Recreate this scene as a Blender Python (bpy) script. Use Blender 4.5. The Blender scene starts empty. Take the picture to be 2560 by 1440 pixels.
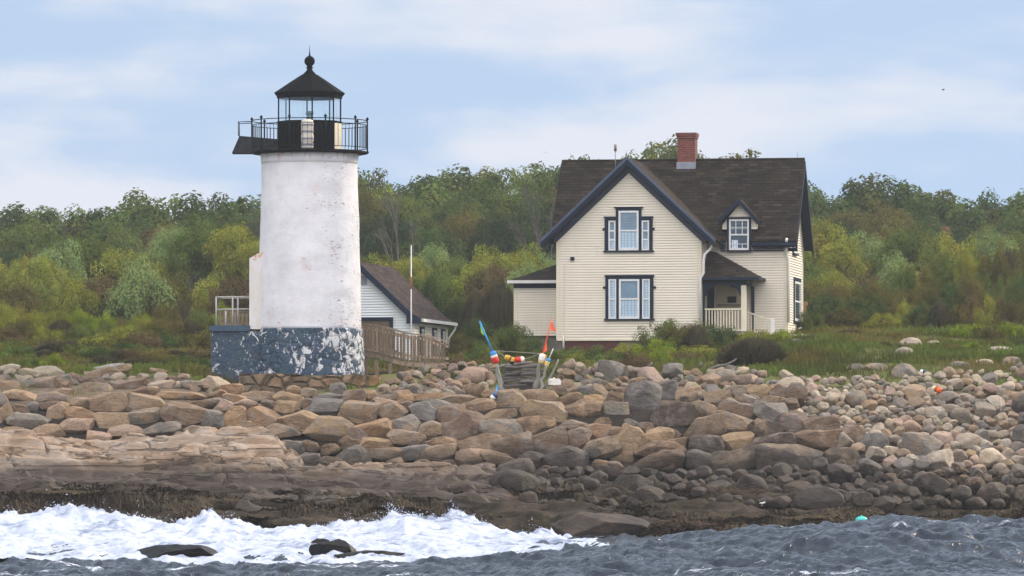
SKYG = 0.6; SKYS = 0.13; SUNE = 2.8; HAZE = 0.00022; EXPO = 0.50
CLW = (4.65, 4.7, 5.05); SKYFILL = (15.0, 14.6, 14.4)
import bpy, bmesh, math, random
import numpy as np
from mathutils import Vector, Matrix
random.seed(7)
RNG = np.random.default_rng(11)
SC = bpy.context.scene
COL = SC.collection
F = 13000.0; HY = 1100.0; HC = 2.8          # focal length in photo pixels, eye level row, eye height
CAMW, CAMX = 2560.0, 1280.0

def pw(px, py, Y):
    return Vector(((px - CAMX) / F * Y, Y, HC + (HY - py) / F * Y))
def xz(px, Y): return (px - CAMX) / F * Y
def zz(py, Y): return HC + (HY - py) / F * Y

def s2l(r, g=None, b=None):
    if g is None: r, g, b = r
    f = lambda c: ((c / 255 + 0.055) / 1.055) ** 2.4 if c / 255 > 0.04045 else c / 255 / 12.92
    return (f(r), f(g), f(b), 1.0)

# ------------------------------------------------------------------ noise (numpy)
def _hash(ix, iy, iz):
    h = (ix * 374761393 + iy * 668265263 + iz * 2147483647 + 1013904223) & 0xFFFFFFFF
    h = ((h ^ (h >> 13)) * 1274126177) & 0xFFFFFFFF
    h = ((h ^ (h >> 16)) * 2246822519) & 0xFFFFFFFF
    return ((h ^ (h >> 15)) & 0xFFFFFF) / float(0xFFFFFF)
def vnoise(x, y, z):
    x, y, z = np.broadcast_arrays(np.asarray(x, float), np.asarray(y, float), np.asarray(z, float))
    ix = np.floor(x).astype(np.int64); iy = np.floor(y).astype(np.int64); iz = np.floor(z).astype(np.int64)
    fx = x - ix; fy = y - iy; fz = z - iz
    fx = fx * fx * (3 - 2 * fx); fy = fy * fy * (3 - 2 * fy); fz = fz * fz * (3 - 2 * fz)
    r = 0
    for dx in (0, 1):
        for dy in (0, 1):
            for dz in (0, 1):
                w = (fx if dx else 1 - fx) * (fy if dy else 1 - fy) * (fz if dz else 1 - fz)
                r = r + w * _hash(ix + dx, iy + dy, iz + dz)
    return r * 2 - 1
def fbm(x, y, z, o=4, g=0.5):
    a = 1.0; t = 0.0; n = 0.0; k = 1.0
    for i in range(o):
        t = t + a * vnoise(x * k + 17.3 * i, y * k - 9.1 * i, z * k + 3.7 * i); n += a; a *= g; k *= 2.03
    return t / n
def ridged(x, y, z, o=4):
    a = 1.0; t = 0.0; n = 0.0; k = 1.0
    for i in range(o):
        t = t + a * (1 - np.abs(vnoise(x * k + 7.3 * i, y * k + 5.1 * i, z * k))); n += a; a *= 0.5; k *= 2.1
    return t / n
def sstep(e0, e1, x):
    t = np.clip((x - e0) / (e1 - e0), 0, 1); return t * t * (3 - 2 * t)

# ------------------------------------------------------------------ tags
def tag(o, label=None, cat=None, group=None, kind=None):
    if label: o['label'] = label
    if cat: o['category'] = cat
    if group: o['group'] = group
    if kind: o['kind'] = kind
    return o
def empty(name, loc, rz=0.0, label=None, cat=None, group=None):
    o = bpy.data.objects.new(name, None); COL.objects.link(o)
    o.location = loc; o.rotation_euler = (0, 0, rz); o.empty_display_size = 0.3
    return tag(o, label, cat, group)
def link(name, me, mat=None, parent=None, loc=None):
    o = bpy.data.objects.new(name, me); COL.objects.link(o)
    if mat is not None:
        if len(me.materials) == 0: me.materials.append(mat)
    if parent is not None: o.parent = parent
    if loc is not None: o.location = loc
    return o
def mesh_np(name, V, Fq, smooth=False, attr=None):
    me = bpy.data.meshes.new(name)
    V = np.asarray(V, dtype=np.float32); Fq = np.asarray(Fq, dtype=np.int32)
    k = Fq.shape[1]
    me.vertices.add(len(V)); me.vertices.foreach_set('co', V.ravel())
    me.loops.add(Fq.size); me.loops.foreach_set('vertex_index', Fq.ravel())
    me.polygons.add(len(Fq))
    me.polygons.foreach_set('loop_start', np.arange(0, Fq.size, k, dtype=np.int32))
    me.polygons.foreach_set('loop_total', np.full(len(Fq), k, dtype=np.int32))
    if smooth: me.polygons.foreach_set('use_smooth', np.ones(len(Fq), dtype=bool))
    if attr is not None:
        for an, av in attr.items():
            a = me.attributes.new(an, 'FLOAT', 'POINT'); a.data.foreach_set('value', np.asarray(av, dtype=np.float32))
    me.update(calc_edges=True); me.validate()
    return me

class MB:
    """collects shapes into one mesh"""
    def __init__(s): s.v = []; s.f = []; s.sm = []
    def quad(s, *p, smooth=False):
        n = len(s.v); s.v += [tuple(q) for q in p]; s.f.append(tuple(range(n, n + len(p)))); s.sm.append(smooth)
    def box(s, x0, x1, y0, y1, z0, z1, M=None):
        c = [(x, y, z) for x in (x0, x1) for y in (y0, y1) for z in (z0, z1)]
        if M is not None: c = [tuple(M(*q)) for q in c]
        n = len(s.v); s.v += c
        for f in ((0, 1, 3, 2), (4, 6, 7, 5), (0, 4, 5, 1), (2, 3, 7, 6), (0, 2, 6, 4), (1, 5, 7, 3)):
            s.f.append(tuple(n + i for i in f)); s.sm.append(False)
        return s
    def prism(s, poly, d, M=None):
        """poly: list of 3d points, extruded by vector d"""
        n = len(poly); a = [Vector(p) for p in poly]; b = [p + Vector(d) for p in a]
        pts = a + b
        if M is not None: pts = [Vector(M(*q)) for q in pts]
        k = len(s.v); s.v += [tuple(p) for p in pts]
        s.f.append(tuple(k + i for i in range(n))); s.f.append(tuple(k + n + i for i in reversed(range(n))))
        s.sm += [False, False]
        for i in range(n):
            j = (i + 1) % n
            s.f.append((k + i, k + j, k + n + j, k + n + i)); s.sm.append(False)
        return s
    def slab(s, p0, p1, p2, p3, t):
        """quad slab, top face p0..p3, thickness t against its normal"""
        P = [Vector(p) for p in (p0, p1, p2, p3) if p is not None]
        nrm = (P[1] - P[0]).cross(P[2] - P[0]).normalized()
        if nrm.z < 0: nrm = -nrm
        return s.prism(P, -nrm * t)
    def tube(s, pts, r, n=8, cap=True, smooth=True):
        pts = [Vector(p) for p in pts]
        rs = r if isinstance(r, (list, tuple)) else [r] * len(pts)
        k = len(s.v); up = None
        for i, p in enumerate(pts):
            d = (pts[min(i + 1, len(pts) - 1)] - pts[max(i - 1, 0)])
            if d.length < 1e-9: d = Vector((0, 0, 1))
            d.normalize()
            if up is None:
                up = Vector((0, 0, 1)) if abs(d.z) < 0.9 else Vector((1, 0, 0))
            e1 = d.cross(up)
            if e1.length < 1e-6: e1 = d.cross(Vector((0, 1, 0)))
            e1.normalize(); e2 = e1.cross(d).normalized(); up = e2
            for j in range(n):
                a = 2 * math.pi * j / n
                s.v.append(tuple(p + (e1 * math.cos(a) + e2 * math.sin(a)) * rs[i]))
        for i in range(len(pts) - 1):
            for j in range(n):
                j2 = (j + 1) % n
                s.f.append((k + i * n + j, k + i * n + j2, k + (i + 1) * n + j2, k + (i + 1) * n + j)); s.sm.append(smooth)
        if cap:
            s.f.append(tuple(k + j for j in reversed(range(n)))); s.sm.append(False)
            e = k + (len(pts) - 1) * n
            s.f.append(tuple(e + j for j in range(n))); s.sm.append(False)
        return s
    def lathe(s, prof, n=48, c=(0, 0), rot=0.0, smooth=True, close=True):
        k = len(s.v)
        for (r, z) in prof:
            for j in range(n):
                a = rot + 2 * math.pi * j / n
                s.v.append((c[0] + r * math.sin(a), c[1] - r * math.cos(a), z))
        for i in range(len(prof) - 1):
            for j in range(n):
                j2 = (j + 1) % n
                s.f.append((k + i * n + j, k + i * n + j2, k + (i + 1) * n + j2, k + (i + 1) * n + j)); s.sm.append(smooth)
        if close:
            s.f.append(tuple(k + j for j in reversed(range(n)))); s.sm.append(False)
            e = k + (len(prof) - 1) * n
            s.f.append(tuple(e + j for j in range(n))); s.sm.append(False)
        return s
    def build(s, name, mat, parent=None, loc=None):
        me = bpy.data.meshes.new(name); me.from_pydata(s.v, [], s.f)
        me.polygons.foreach_set('use_smooth', s.sm)
        me.update()
        bm = bmesh.new(); bm.from_mesh(me); bmesh.ops.recalc_face_normals(bm, faces=bm.faces); bm.to_mesh(me); bm.free()
        return link(name, me, mat, parent, loc)

# ------------------------------------------------------------------ materials
class NT:
    def __init__(s, mat):
        s.t = mat.node_tree; s.n = s.t.nodes; s.l = s.t.links
    def node(s, typ, **kw):
        nd = s.n.new(typ)
        for k, v in kw.items():
            if k == 'inp':
                for kk, vv in v.items():
                    if hasattr(vv, 'is_linked') or isinstance(vv, bpy.types.NodeSocket): s.l.new(vv, nd.inputs[kk])
                    else: nd.inputs[kk].default_value = vv
            else: setattr(nd, k, v)
        return nd
    def math(s, op, a, b=0.0, c=None, clamp=False):
        nd = s.node('ShaderNodeMath', operation=op, use_clamp=clamp, inp={0: a, 1: b})
        if c is not None:
            if isinstance(c, bpy.types.NodeSocket): s.l.new(c, nd.inputs[2])
            else: nd.inputs[2].default_value = c
        return nd.outputs[0]
    def mix(s, f, a, b, mode='MIX'):
        nd = s.node('ShaderNodeMix', data_type='RGBA', blend_type=mode)
        for i, v in ((0, f), (6, a), (7, b)):
            if isinstance(v, bpy.types.NodeSocket): s.l.new(v, nd.inputs[i])
            else: nd.inputs[i].default_value = v
        return nd.outputs[2]
    def noise(s, vec, scale, detail=4, rough=0.55, dist=0.0):
        return s.node('ShaderNodeTexNoise', inp={'Vector': vec, 'Scale': scale, 'Detail': detail, 'Roughness': rough, 'Distortion': dist}).outputs['Fac']
    def ramp(s, f, stops, interp='LINEAR'):
        nd = s.node('ShaderNodeValToRGB'); s.l.new(f, nd.inputs[0]); cr = nd.color_ramp; cr.interpolation = interp
        while len(cr.elements) < len(stops): cr.elements.new(0.5)
        for e, (p, c) in zip(cr.elements, stops):
            e.position = p; e.color = c if len(c) == 4 else (*c, 1)
        return nd.outputs[0]
    def step(s, f, lo, hi):
        return s.node('ShaderNodeMapRange', interpolation_type='SMOOTHSTEP', inp={'Value': f, 'From Min': lo, 'From Max': hi}).outputs[0]
    def obj(s): return s.node('ShaderNodeTexCoord').outputs['Object']
    def pos(s): return s.node('ShaderNodeNewGeometry').outputs['Position']
    def scale(s, v, sc):
        return s.node('ShaderNodeMapping', inp={'Vector': v, 'Scale': sc}).outputs[0]
    def sep(s, v): return s.node('ShaderNodeSeparateXYZ', inp={0: v}).outputs
    def comb(s, x, y, z): return s.node('ShaderNodeCombineXYZ', inp={0: x, 1: y, 2: z}).outputs[0]
    def bump(s, h, st=0.3, d=0.02, normal=None):
        nd = s.node('ShaderNodeBump', inp={'Height': h, 'Strength': st, 'Distance': d})
        if normal is not None: s.l.new(normal, nd.inputs['Normal'])
        return nd.outputs[0]
    def out(s, sh, disp=None):
        o = s.n.new('ShaderNodeOutputMaterial'); s.l.new(sh, o.inputs[0])
    def bsdf(s, col, rough=0.8, normal=None, **kw):
        nd = s.node('ShaderNodeBsdfPrincipled', inp={'Base Color': col, 'Roughness': rough, **kw})
        if normal is not None: s.l.new(normal, nd.inputs['Normal'])
        return nd.outputs[0]
def new_mat(name):
    m = bpy.data.materials.new(name); m.use_nodes = True; m.node_tree.nodes.clear(); return m, NT(m)
def paint(name, rgb, rough=0.6, var=0.12, sc=3.0, bump=0.1, spec=0.4, metallic=0.0, dirt=None):
    """painted or plain surface with mild tonal variation and grime"""
    m, t = new_mat(name); o = t.obj()
    n = t.noise(o, sc, 5, 0.6); n2 = t.noise(t.scale(o, (1, 1, 0.25)), sc * 6, 4, 0.6)
    c = s2l(*rgb)
    dk = tuple(v * (1 - var * 1.6) for v in c[:3]) + (1,); lt = tuple(min(1, v * (1 + var)) for v in c[:3]) + (1,)
    col = t.ramp(n, [(0.3, dk), (0.7, lt)])
    if dirt: col = t.mix(t.step(n2, 0.58, 0.72), col, s2l(*dirt))
    nb = t.bump(n2, bump, 0.01)
    t.out(t.bsdf(col, rough, nb, **{'Specular IOR Level': spec, 'Metallic': metallic}))
    return m
# ================================================================== MATERIALS
M = {}
M['navy'] = paint('navy paint', (28, 39, 57), 0.6, 0.15, 2.5, 0.1, 0.1)
M['white_trim'] = paint('white trim', (214, 214, 216), 0.5, 0.06, 3)
M['cream_trim'] = paint('cream trim', (214, 204, 184), 0.55, 0.06, 3)
M['pipe_white'] = paint('white pipe', (212, 210, 208), 0.45, 0.07, 4)
M['lead'] = paint('lead flashing', (128, 132, 146), 0.5, 0.15, 4)
M['iron'] = paint('black iron paint', (8, 9, 13), 0.7, 0.25, 5, 0.15, 0.04)
M['iron_rail'] = paint('iron railing paint', (12, 15, 24), 0.6, 0.2, 5, .1, .06)
M['deck_iron'] = paint('gallery deck paint', (11, 13, 20), 0.7, 0.25, 3, 0.1, 0.05, dirt=(110, 62, 44))
M['hatch'] = paint('weathered hatch board', (50, 51, 56), 0.8, 0.3, 5, 0.3, 0.08, dirt=(40, 40, 44))
M['grey_pipe'] = paint('galvanised pipe', (170, 166, 162), 0.5, 0.1, 6)
M['dark_void'] = paint('dark opening', (26, 26, 30), 0.9, 0.1)
M['beige_in'] = paint('beige porch wall', (176, 164, 142), 0.8, 0.06)
M['brick_red'] = paint('painted brick foundation', (84, 42, 42), 0.85, 0.15, 3, 0.3)
M['olive_panel'] = paint('olive board', (112, 110, 74), 0.8, 0.12, 3)
M['grey_stone'] = paint('grey foundation', (110, 106, 98), 0.9, 0.2, 3, 0.4)
M['lens'] = paint('beacon glass', (120, 150, 150), 0.2, 0.1, 6)
M['plastic_cover'] = paint('weathered wrap', (205, 198, 188), 0.6, 0.12, 7, 0.4, dirt=(120, 104, 96))
M['teal'] = paint('teal float', (60, 190, 180), 0.45, 0.05)
M['bird_dark'] = paint('dark plumage', (22, 20, 22), 0.7, 0.1)
M['bird_white'] = paint('white plumage', (220, 218, 212), 0.7, 0.05)
M['tan_wood'] = paint('tan boards', (150, 118, 80), 0.75, 0.2, 6, 0.3)
for k, c in dict(b_blue=(32, 132, 196), b_white=(226, 222, 216), b_red=(202, 34, 24), b_orange=(226, 92, 34), b_yellow=(204, 150, 40),
                 b_pale=(214, 188, 110), b_black=(30, 30, 34), b_green=(146, 206, 60), b_navy=(18, 62, 118), b_fl=(240, 96, 60)).items():
    M[k] = paint('buoy ' + k[2:], c, 0.5, 0.1, 12, 0.15, 0.4)
M['rope'] = paint('pale rope', (150, 146, 136), 0.9, 0.1)

def siding(name, rgb, var=0.05):
    m, t = new_mat(name); o = t.obj()
    n = t.noise(o, 0.7, 4, 0.6); n2 = t.noise(t.scale(o, (0.4, 0.4, 9.6)), 2.0, 3, 0.7)
    n3 = t.noise(t.scale(o, (3, 3, 0.35)), 2.5, 4, 0.65)
    c = s2l(*rgb)
    a = tuple(v * (1 - var) for v in c[:3]) + (1,); b = tuple(min(1, v * (1 + var)) for v in c[:3]) + (1,)
    col = t.ramp(n, [(0.32, a), (0.68, b)])
    col = t.mix(t.math('MULTIPLY', t.step(n2, 0.45, 0.75), 0.25), col, s2l(rgb[0] * .88, rgb[1] * .86, rgb[2] * .82))
    col = t.mix(t.math('MULTIPLY', t.step(n3, 0.58, 0.8), 0.3), col, s2l(rgb[0] * .8, rgb[1] * .76, rgb[2] * .7))
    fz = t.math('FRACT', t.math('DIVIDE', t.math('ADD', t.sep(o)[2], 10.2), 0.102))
    col = t.mix(t.math('MULTIPLY', t.step(fz, 0.24, 0.06), 0.52), col, s2l(rgb[0] * .5, rgb[1] * .48, rgb[2] * .46))  # shadow line under each board's lip, painted into the colour
    t.out(t.bsdf(col, 0.6, t.bump(n3, 0.08, 0.01))); return m
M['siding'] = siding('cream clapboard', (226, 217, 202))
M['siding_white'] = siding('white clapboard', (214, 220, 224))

def shingle(name, axis, rgb=(42, 36, 31), w=0.38, h=0.17):
    """axis 'x': courses run along local x, 'y': along local y"""
    m, t = new_mat(name); o = t.obj(); s = t.sep(o)
    vec = t.comb(s[0] if axis == 'x' else s[1], t.math('MULTIPLY', s[2], 1.4), 0.0)
    br = t.node('ShaderNodeTexBrick', offset=0.5, squash=1.0, inp={'Vector': vec, 'Scale': 1.0, 'Mortar Size': 0.012, 'Mortar Smooth': 0.3,
        'Bias': 0.0, 'Brick Width': w, 'Row Height': h, 'Color1': (0, 0, 0, 1), 'Color2': (1, 1, 1, 1), 'Mortar': (0.5, 0.5, 0.5, 1)})
    c = s2l(*rgb)
    k = lambda f, tint=(1, 1, 1): tuple(c[i] * f * tint[i] for i in range(3)) + (1,)
    col = t.ramp(br.outputs['Color'], [(0.0, k(0.42)), (0.35, k(0.85, (1.06, .97, .93))), (0.7, k(1.2)), (1.0, k(1.9, (1.05, 1, .93)))])
    big = t.noise(o, 0.8, 4, 0.6)
    col = t.mix(t.math('MULTIPLY', t.step(big, 0.42, 0.66), 0.35), col, s2l(rgb[0] * .86, rgb[1] * .93, rgb[2] * .8), 'MULTIPLY' if False else 'MIX')
    fine = t.noise(t.scale(o, (1, 1, 2)), 6, 4, 0.7)
    col = t.mix(t.math('MULTIPLY', t.step(fine, 0.45, 0.7), 0.35), col, s2l(24, 18, 14))
    col = t.mix(br.outputs['Fac'], col, s2l(22, 19, 18))
    row = t.math('FRACT', t.math('DIVIDE', t.math('MULTIPLY', s[2], 1.4), h))
    hgt = t.math('SUBTRACT', t.math('MULTIPLY', t.math('SUBTRACT', 1.0, row), 0.6), br.outputs['Fac'])
    t.out(t.bsdf(col, 0.9, t.bump(hgt, 0.8, 0.05), **{'Specular IOR Level': 0.12})); return m
M['shingle_x'] = shingle('dark asphalt shingles', 'x')
M['shingle_y'] = shingle('dark asphalt shingles, side slope', 'y', (50, 40, 34))
M['shingle_shed'] = shingle('brown shed shingles', 'y', (58, 48, 46))

def brick(name, rgb):
    m, t = new_mat(name); o = t.obj(); s = t.sep(o)
    vec = t.comb(t.math('ADD', s[0], s[1]), s[2], 0.0)
    br = t.node('ShaderNodeTexBrick', offset=0.5, inp={'Vector': vec, 'Scale': 1.0, 'Mortar Size': 0.008, 'Mortar Smooth': 0.2, 'Brick Width': 0.21,
        'Row Height': 0.075, 'Color1': s2l(*rgb), 'Color2': s2l(rgb[0] * .72, rgb[1] * .66, rgb[2] * .66), 'Mortar': s2l(120, 96, 88)})
    n = t.noise(o, 5, 4, 0.6)
    col = t.mix(t.math('MULTIPLY', t.step(n, 0.5, 0.7), 0.35), br.outputs['Color'], s2l(86, 40, 36))
    t.out(t.bsdf(col, 0.85, t.bump(br.outputs['Fac'], -0.4, 0.01))); return m
M['brick'] = brick('red chimney brick', (118, 50, 42))

def glassy(name, rgb):
    m, t = new_mat(name)
    g = t.node('ShaderNodeBsdfGlossy', inp={'Color': (0.9, 0.94, 1, 1), 'Roughness': 0.03}).outputs[0]
    tr = t.node('ShaderNodeBsdfTransparent', inp={'Color': s2l(*rgb)}).outputs[0]
    fr = t.math('POWER', t.node('ShaderNodeLayerWeight', inp={'Blend': 0.5}).outputs['Facing'], 3.0)
    mx = t.node('ShaderNodeMixShader', inp={0: t.math('ADD', t.math('MULTIPLY', fr, 0.6), 0.045, clamp=True), 1: tr, 2: g}).outputs[0]
    t.out(mx); return m
M['glass'] = glassy('window glass', (240, 246, 250))
M['lantern_glass'] = glassy('lantern glass', (252, 254, 254))
def curtain(name, rgb):
    m, t = new_mat(name); o = t.obj(); s = t.sep(o)
    w = t.math('SINE', t.math('MULTIPLY', t.math('ADD', t.math('ADD', s[0], s[1]), t.math('MULTIPLY', t.noise(t.scale(o, (1, 1, .1)), 3, 2), 0.12)), 48.0))
    c = s2l(*rgb)
    col = t.ramp(t.math('MULTIPLY_ADD', w, 0.5, 0.5), [(0, tuple(v * .72 for v in c[:3])), (1, tuple(c[:3]))])
    t.out(t.bsdf(col, 0.9)); return m
M['curtain'] = curtain('white curtain', (236, 240, 246))
M['room_backing'] = paint('grey blue room backing', (142, 158, 172), 0.8, 0.15, 1.5)  # backing sheet behind upper panes, the dim room put into its colour
M['room'] = paint('dim room', (62, 72, 88), 0.8, 0.3, 2)

# --- tower white paint
def tower_white():
    m, t = new_mat('peeling white tower paint'); o = t.obj(); s = t.sep(o)
    big = t.noise(o, 0.9, 5, 0.6); mid = t.noise(t.scale(o, (1, 1, 0.5)), 3.2, 6, 0.65)
    col = t.ramp(big, [(0.3, s2l(200, 199, 208)), (0.55, s2l(218, 217, 223)), (0.75, s2l(209, 206, 212))])
    col = t.mix(t.math('MULTIPLY', t.step(mid, 0.5, 0.75), 0.4), col, s2l(190, 184, 188))
    # courses of old stone ghosting through: thin horizontal flaking cracks gathered in patches
    flake = t.noise(t.scale(o, (1, 1, 3.2)), 5.5, 5, 0.72, 0.4)
    reg = t.noise(o, 1.1, 3, 0.55)
    side = t.math('MULTIPLY_ADD', s[0], 0.035, 0.0)
    low = t.math('MULTIPLY', t.step(s[2], 3.6, 2.0), 0.05)
    th = t.math('ADD', t.math('ADD', t.math('MULTIPLY', reg, 0.36), side), low)
    f = t.step(t.math('ADD', flake, th), 0.835, 0.875)
    col = t.mix(t.math('MULTIPLY', f, 0.85), col, s2l(128, 112, 108))
    f2 = t.step(t.math('ADD', t.noise(t.scale(o, (1, 1, 4)), 9, 4, 0.7), th), 0.885, 0.91)
    col = t.mix(t.math('MULTIPLY', f2, 0.8), col, s2l(66, 56, 58))
    pink = t.step(t.math('ADD', t.noise(o, 2.1, 4), low), 0.60, 0.72)
    col = t.mix(t.math('MULTIPLY', pink, 0.3), col, s2l(206, 178, 170))
    # rust weeping below the gallery
    run = t.noise(t.scale(o, (7, 7, 0.4)), 1.0, 4, 0.6)
    rust = t.math('MULTIPLY', t.step(s[2], 7.55, 8.0), t.step(run, 0.52, 0.66))
    col = t.mix(t.math('MULTIPLY', rust, 0.8), col, s2l(150, 104, 76))
    h = t.math('ADD', t.math('MULTIPLY', mid, 0.5), t.math('MULTIPLY', t.noise(t.scale(o, (1, 1, 1.6)), 1.6, 4), 1.2))
    t.out(t.bsdf(col, 0.62, t.bump(h, 0.35, 0.06))); return m
M['tower'] = tower_white()
def annex_white():
    m, t = new_mat('rust streaked white render'); o = t.obj(); s = t.sep(o)
    n = t.noise(t.scale(o, (2, 2, 0.8)), 1.8, 5, 0.65)
    col = t.ramp(n, [(0.35, s2l(214, 212, 216)), (0.6, s2l(206, 200, 194))])
    r = t.math('ADD', t.noise(o, 4, 5, 0.7), t.math('MULTIPLY', t.step(s[2], 3.9, 4.5), 0.22))
    col = t.mix(t.math('MULTIPLY', t.step(r, 0.68, 0.82), 0.85), col, s2l(196, 112, 50))
    t.out(t.bsdf(col, 0.65, t.bump(n, 0.3, 0.04))); return m
M['annex'] = annex_white()
def blue_stone(name, amt=0.0):
    m, t = new_mat(name); o = t.obj()
    v = t.node('ShaderNodeTexVoronoi', feature='DISTANCE_TO_EDGE', inp={'Vector': t.scale(o, (1, 1, 1.7)), 'Scale': 1.9, 'Randomness': 0.95}).outputs['Distance']
    vc = t.node('ShaderNodeTexVoronoi', feature='F1', inp={'Vector': t.scale(o, (1, 1, 1.7)), 'Scale': 1.9, 'Randomness': 0.95}).outputs['Color']
    n = t.noise(t.scale(o, (1, 1, 0.75)), 4.6, 7, 0.68, 0.6); n2 = t.noise(o, 1.3, 3, 0.5); n3 = t.noise(o, 9, 5, 0.7)
    col = t.ramp(n3, [(0.3, s2l(44, 60, 78)), (0.7, s2l(68, 87, 106))])
    col = t.mix(0.06, col, vc, 'OVERLAY')
    s = t.sep(o)
    th = t.math('ADD', t.math('ADD', n, t.math('ADD', t.math('MULTIPLY', n2, 0.12), t.math('MULTIPLY', t.sep(vc)[0], 0.12))), t.math('MULTIPLY', s[0], 0.022))
    f = t.step(th, 0.672 - amt, 0.70 - amt)
    col = t.mix(t.math('MULTIPLY', f, 0.85), col, s2l(206, 206, 210))
    n4 = t.noise(t.scale(o, (1.4, 1.4, 0.8)), 6, 6, 0.7, 1.0)
    col = t.mix(t.math('MULTIPLY', t.step(n4, 0.57, 0.63), 0.8), col, s2l(92, 84, 76))
    col = t.mix(t.math('MULTIPLY', t.step(v, 0.035, 0.0), t.step(n2, 0.42, 0.6)), col, s2l(46, 44, 44))
    h = t.math('ADD', t.math('MULTIPLY', t.step(v, 0.0, 0.12), .35), t.math('MULTIPLY', n, 0.8))
    t.out(t.bsdf(col, 0.7, t.bump(h, 0.5, 0.06), **{'Specular IOR Level': .2})); return m
M['blue'] = blue_stone('peeling blue masonry', 0.012)
M['blue_less'] = blue_stone('blue masonry with a few bare patches', 0.02)
M['blue_cap'] = paint('blue concrete cap', (56, 76, 100), 0.7, 0.14, 3, 0.2)

def rubble():
    m, t = new_mat('brown rubble masonry'); o = t.obj()
    vec = t.scale(o, (1, 1, 1.25))
    v = t.node('ShaderNodeTexVoronoi', feature='DISTANCE_TO_EDGE', inp={'Vector': vec, 'Scale': 2.0, 'Randomness': 0.9}).outputs['Distance']
    vc = t.sep(t.node('ShaderNodeTexVoronoi', feature='F1', inp={'Vector': vec, 'Scale': 2.0, 'Randomness': 0.9}).outputs['Color'])[0]
    n = t.noise(o, 5, 5, 0.6); s = t.sep(o)
    col = t.ramp(vc, [(0.1, s2l(96, 80, 66)), (0.4, s2l(140, 108, 82)), (0.65, s2l(112, 100, 88)), (0.9, s2l(152, 124, 96))])
    col = t.mix(t.step(v, 0.07, 0.02), col, s2l(84, 70, 56))
    lich = t.math('MULTIPLY', t.step(n, 0.42, 0.6), t.step(s[0], 3.6, 4.4))
    col = t.mix(t.math('MULTIPLY', lich, 0.7), col, s2l(132, 98, 38))
    col = t.mix(t.math('MULTIPLY', t.step(t.noise(o, 2, 4), 0.55, 0.7), 0.5), col, s2l(84, 72, 58))
    t.out(t.bsdf(col, 0.9, t.bump(t.math('ADD', t.step(v, 0.0, 0.16), t.math('MULTIPLY', n, .4)), 0.9, 0.12))); return m
M['rubble'] = rubble()

def wood(name, a, b, sc=(1, 1, 6)):
    m, t = new_mat(name); o = t.obj()
    n = t.noise(t.scale(o, sc), 3, 5, 0.65); n2 = t.noise(o, 1.5, 3)
    rn = t.node('ShaderNodeObjectInfo').outputs['Random']
    col = t.ramp(n, [(0.3, s2l(*a)), (0.7, s2l(*b))])
    hsv = t.node('ShaderNodeHueSaturation', inp={'Value': t.math('MULTIPLY_ADD', rn, 0.5, 0.72), 'Color': col}).outputs[0]
    col = t.mix(t.math('MULTIPLY', t.step(n2, 0.5, 0.7), 0.3), hsv, s2l(60, 50, 44))
    t.out(t.bsdf(col, 0.85, t.bump(n, 0.3, 0.02))); return m
M['old_wood'] = wood('weathered brown boards', (98, 82, 68), (142, 124, 106), (6, 6, 1))
M['drift'] = wood('grey driftwood', (66, 60, 58), (118, 112, 108), (1, 5, 5))
M['drift_pale'] = wood('pale driftwood', (110, 106, 102), (150, 146, 140), (5, 5, 1))
M['bark'] = wood('grey bark', (70, 66, 62), (106, 100, 94), (4, 4, 1))

# --- rocks; colour comes from the object colour, wet band from height above the tide
def rock_mat(name, angular=True):
    m, t = new_mat(name); o = t.obj(); p = t.pos()
    oi = t.node('ShaderNodeObjectInfo'); rn = oi.outputs['Random']; oc = oi.outputs['Color']
    off = t.node('ShaderNodeVectorMath', operation='ADD', inp={0: o, 1: t.comb(t.math('MULTIPLY', rn, 40), 0.0, t.math('MULTIPLY', rn, 23))}).outputs[0]
    n1 = t.noise(off, 2.2, 4, 0.6); n2 = t.noise(off, 9, 6, 0.7); n3 = t.noise(t.scale(off, (1, 1, 2.5)), 4, 5, 0.65, 0.5)
    tan = s2l(160, 134, 108); gry = s2l(128, 122, 118)
    col = t.mix(t.math('MULTIPLY', t.step(n1, 0.42, 0.64), 0.55), oc, t.mix(t.step(rn, 0.3, 0.7), tan, gry))
    hs = t.node('ShaderNodeHueSaturation', inp={'Value': t.math('MULTIPLY_ADD', n2, 1.0, 0.5), 'Color': col}).outputs[0]
    hs = t.mix(t.math('MULTIPLY', t.step(n3, 0.56, 0.68), 0.5), hs, s2l(86, 74, 66))
    hs = t.mix(t.math('MULTIPLY', t.step(n2, 0.62, 0.72), 0.45), hs, s2l(58, 52, 50))
    z = t.sep(p)[2]; wl = t.math('ADD', z, t.math('MULTIPLY', t.math('SUBTRACT', t.noise(p, 0.45, 4, 0.6), 0.5), 1.6))
    wl = t.math('ADD', wl, t.math('MULTIPLY', t.step(t.sep(p)[0], 9.5, 12.5), 0.85))
    wet = t.step(wl, 2.75, 1.95)
    hs = t.mix(t.math('MULTIPLY', wet, 0.85), hs, t.mix(n1, s2l(38, 32, 30), s2l(70, 61, 55)))
    cr = t.node('ShaderNodeTexVoronoi', feature='DISTANCE_TO_EDGE', inp={'Vector': t.scale(off, (1, 1, 1.8)), 'Scale': 1.3}).outputs['Distance']
    h = t.math('ADD', t.math('MULTIPLY', n2, 0.5), t.math('ADD', t.math('MULTIPLY', n3, 0.9), t.math('MULTIPLY', t.step(cr, 0.0, 0.03), 0.25)))
    rough = t.math('SUBTRACT', 0.85, t.math('MULTIPLY', wet, 0.25))
    t.out(t.bsdf(hs, rough, t.bump(h, 0.8, 0.09), **{'Specular IOR Level': 0.2})); return m
M['rock'] = rock_mat('granite boulder')
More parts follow.
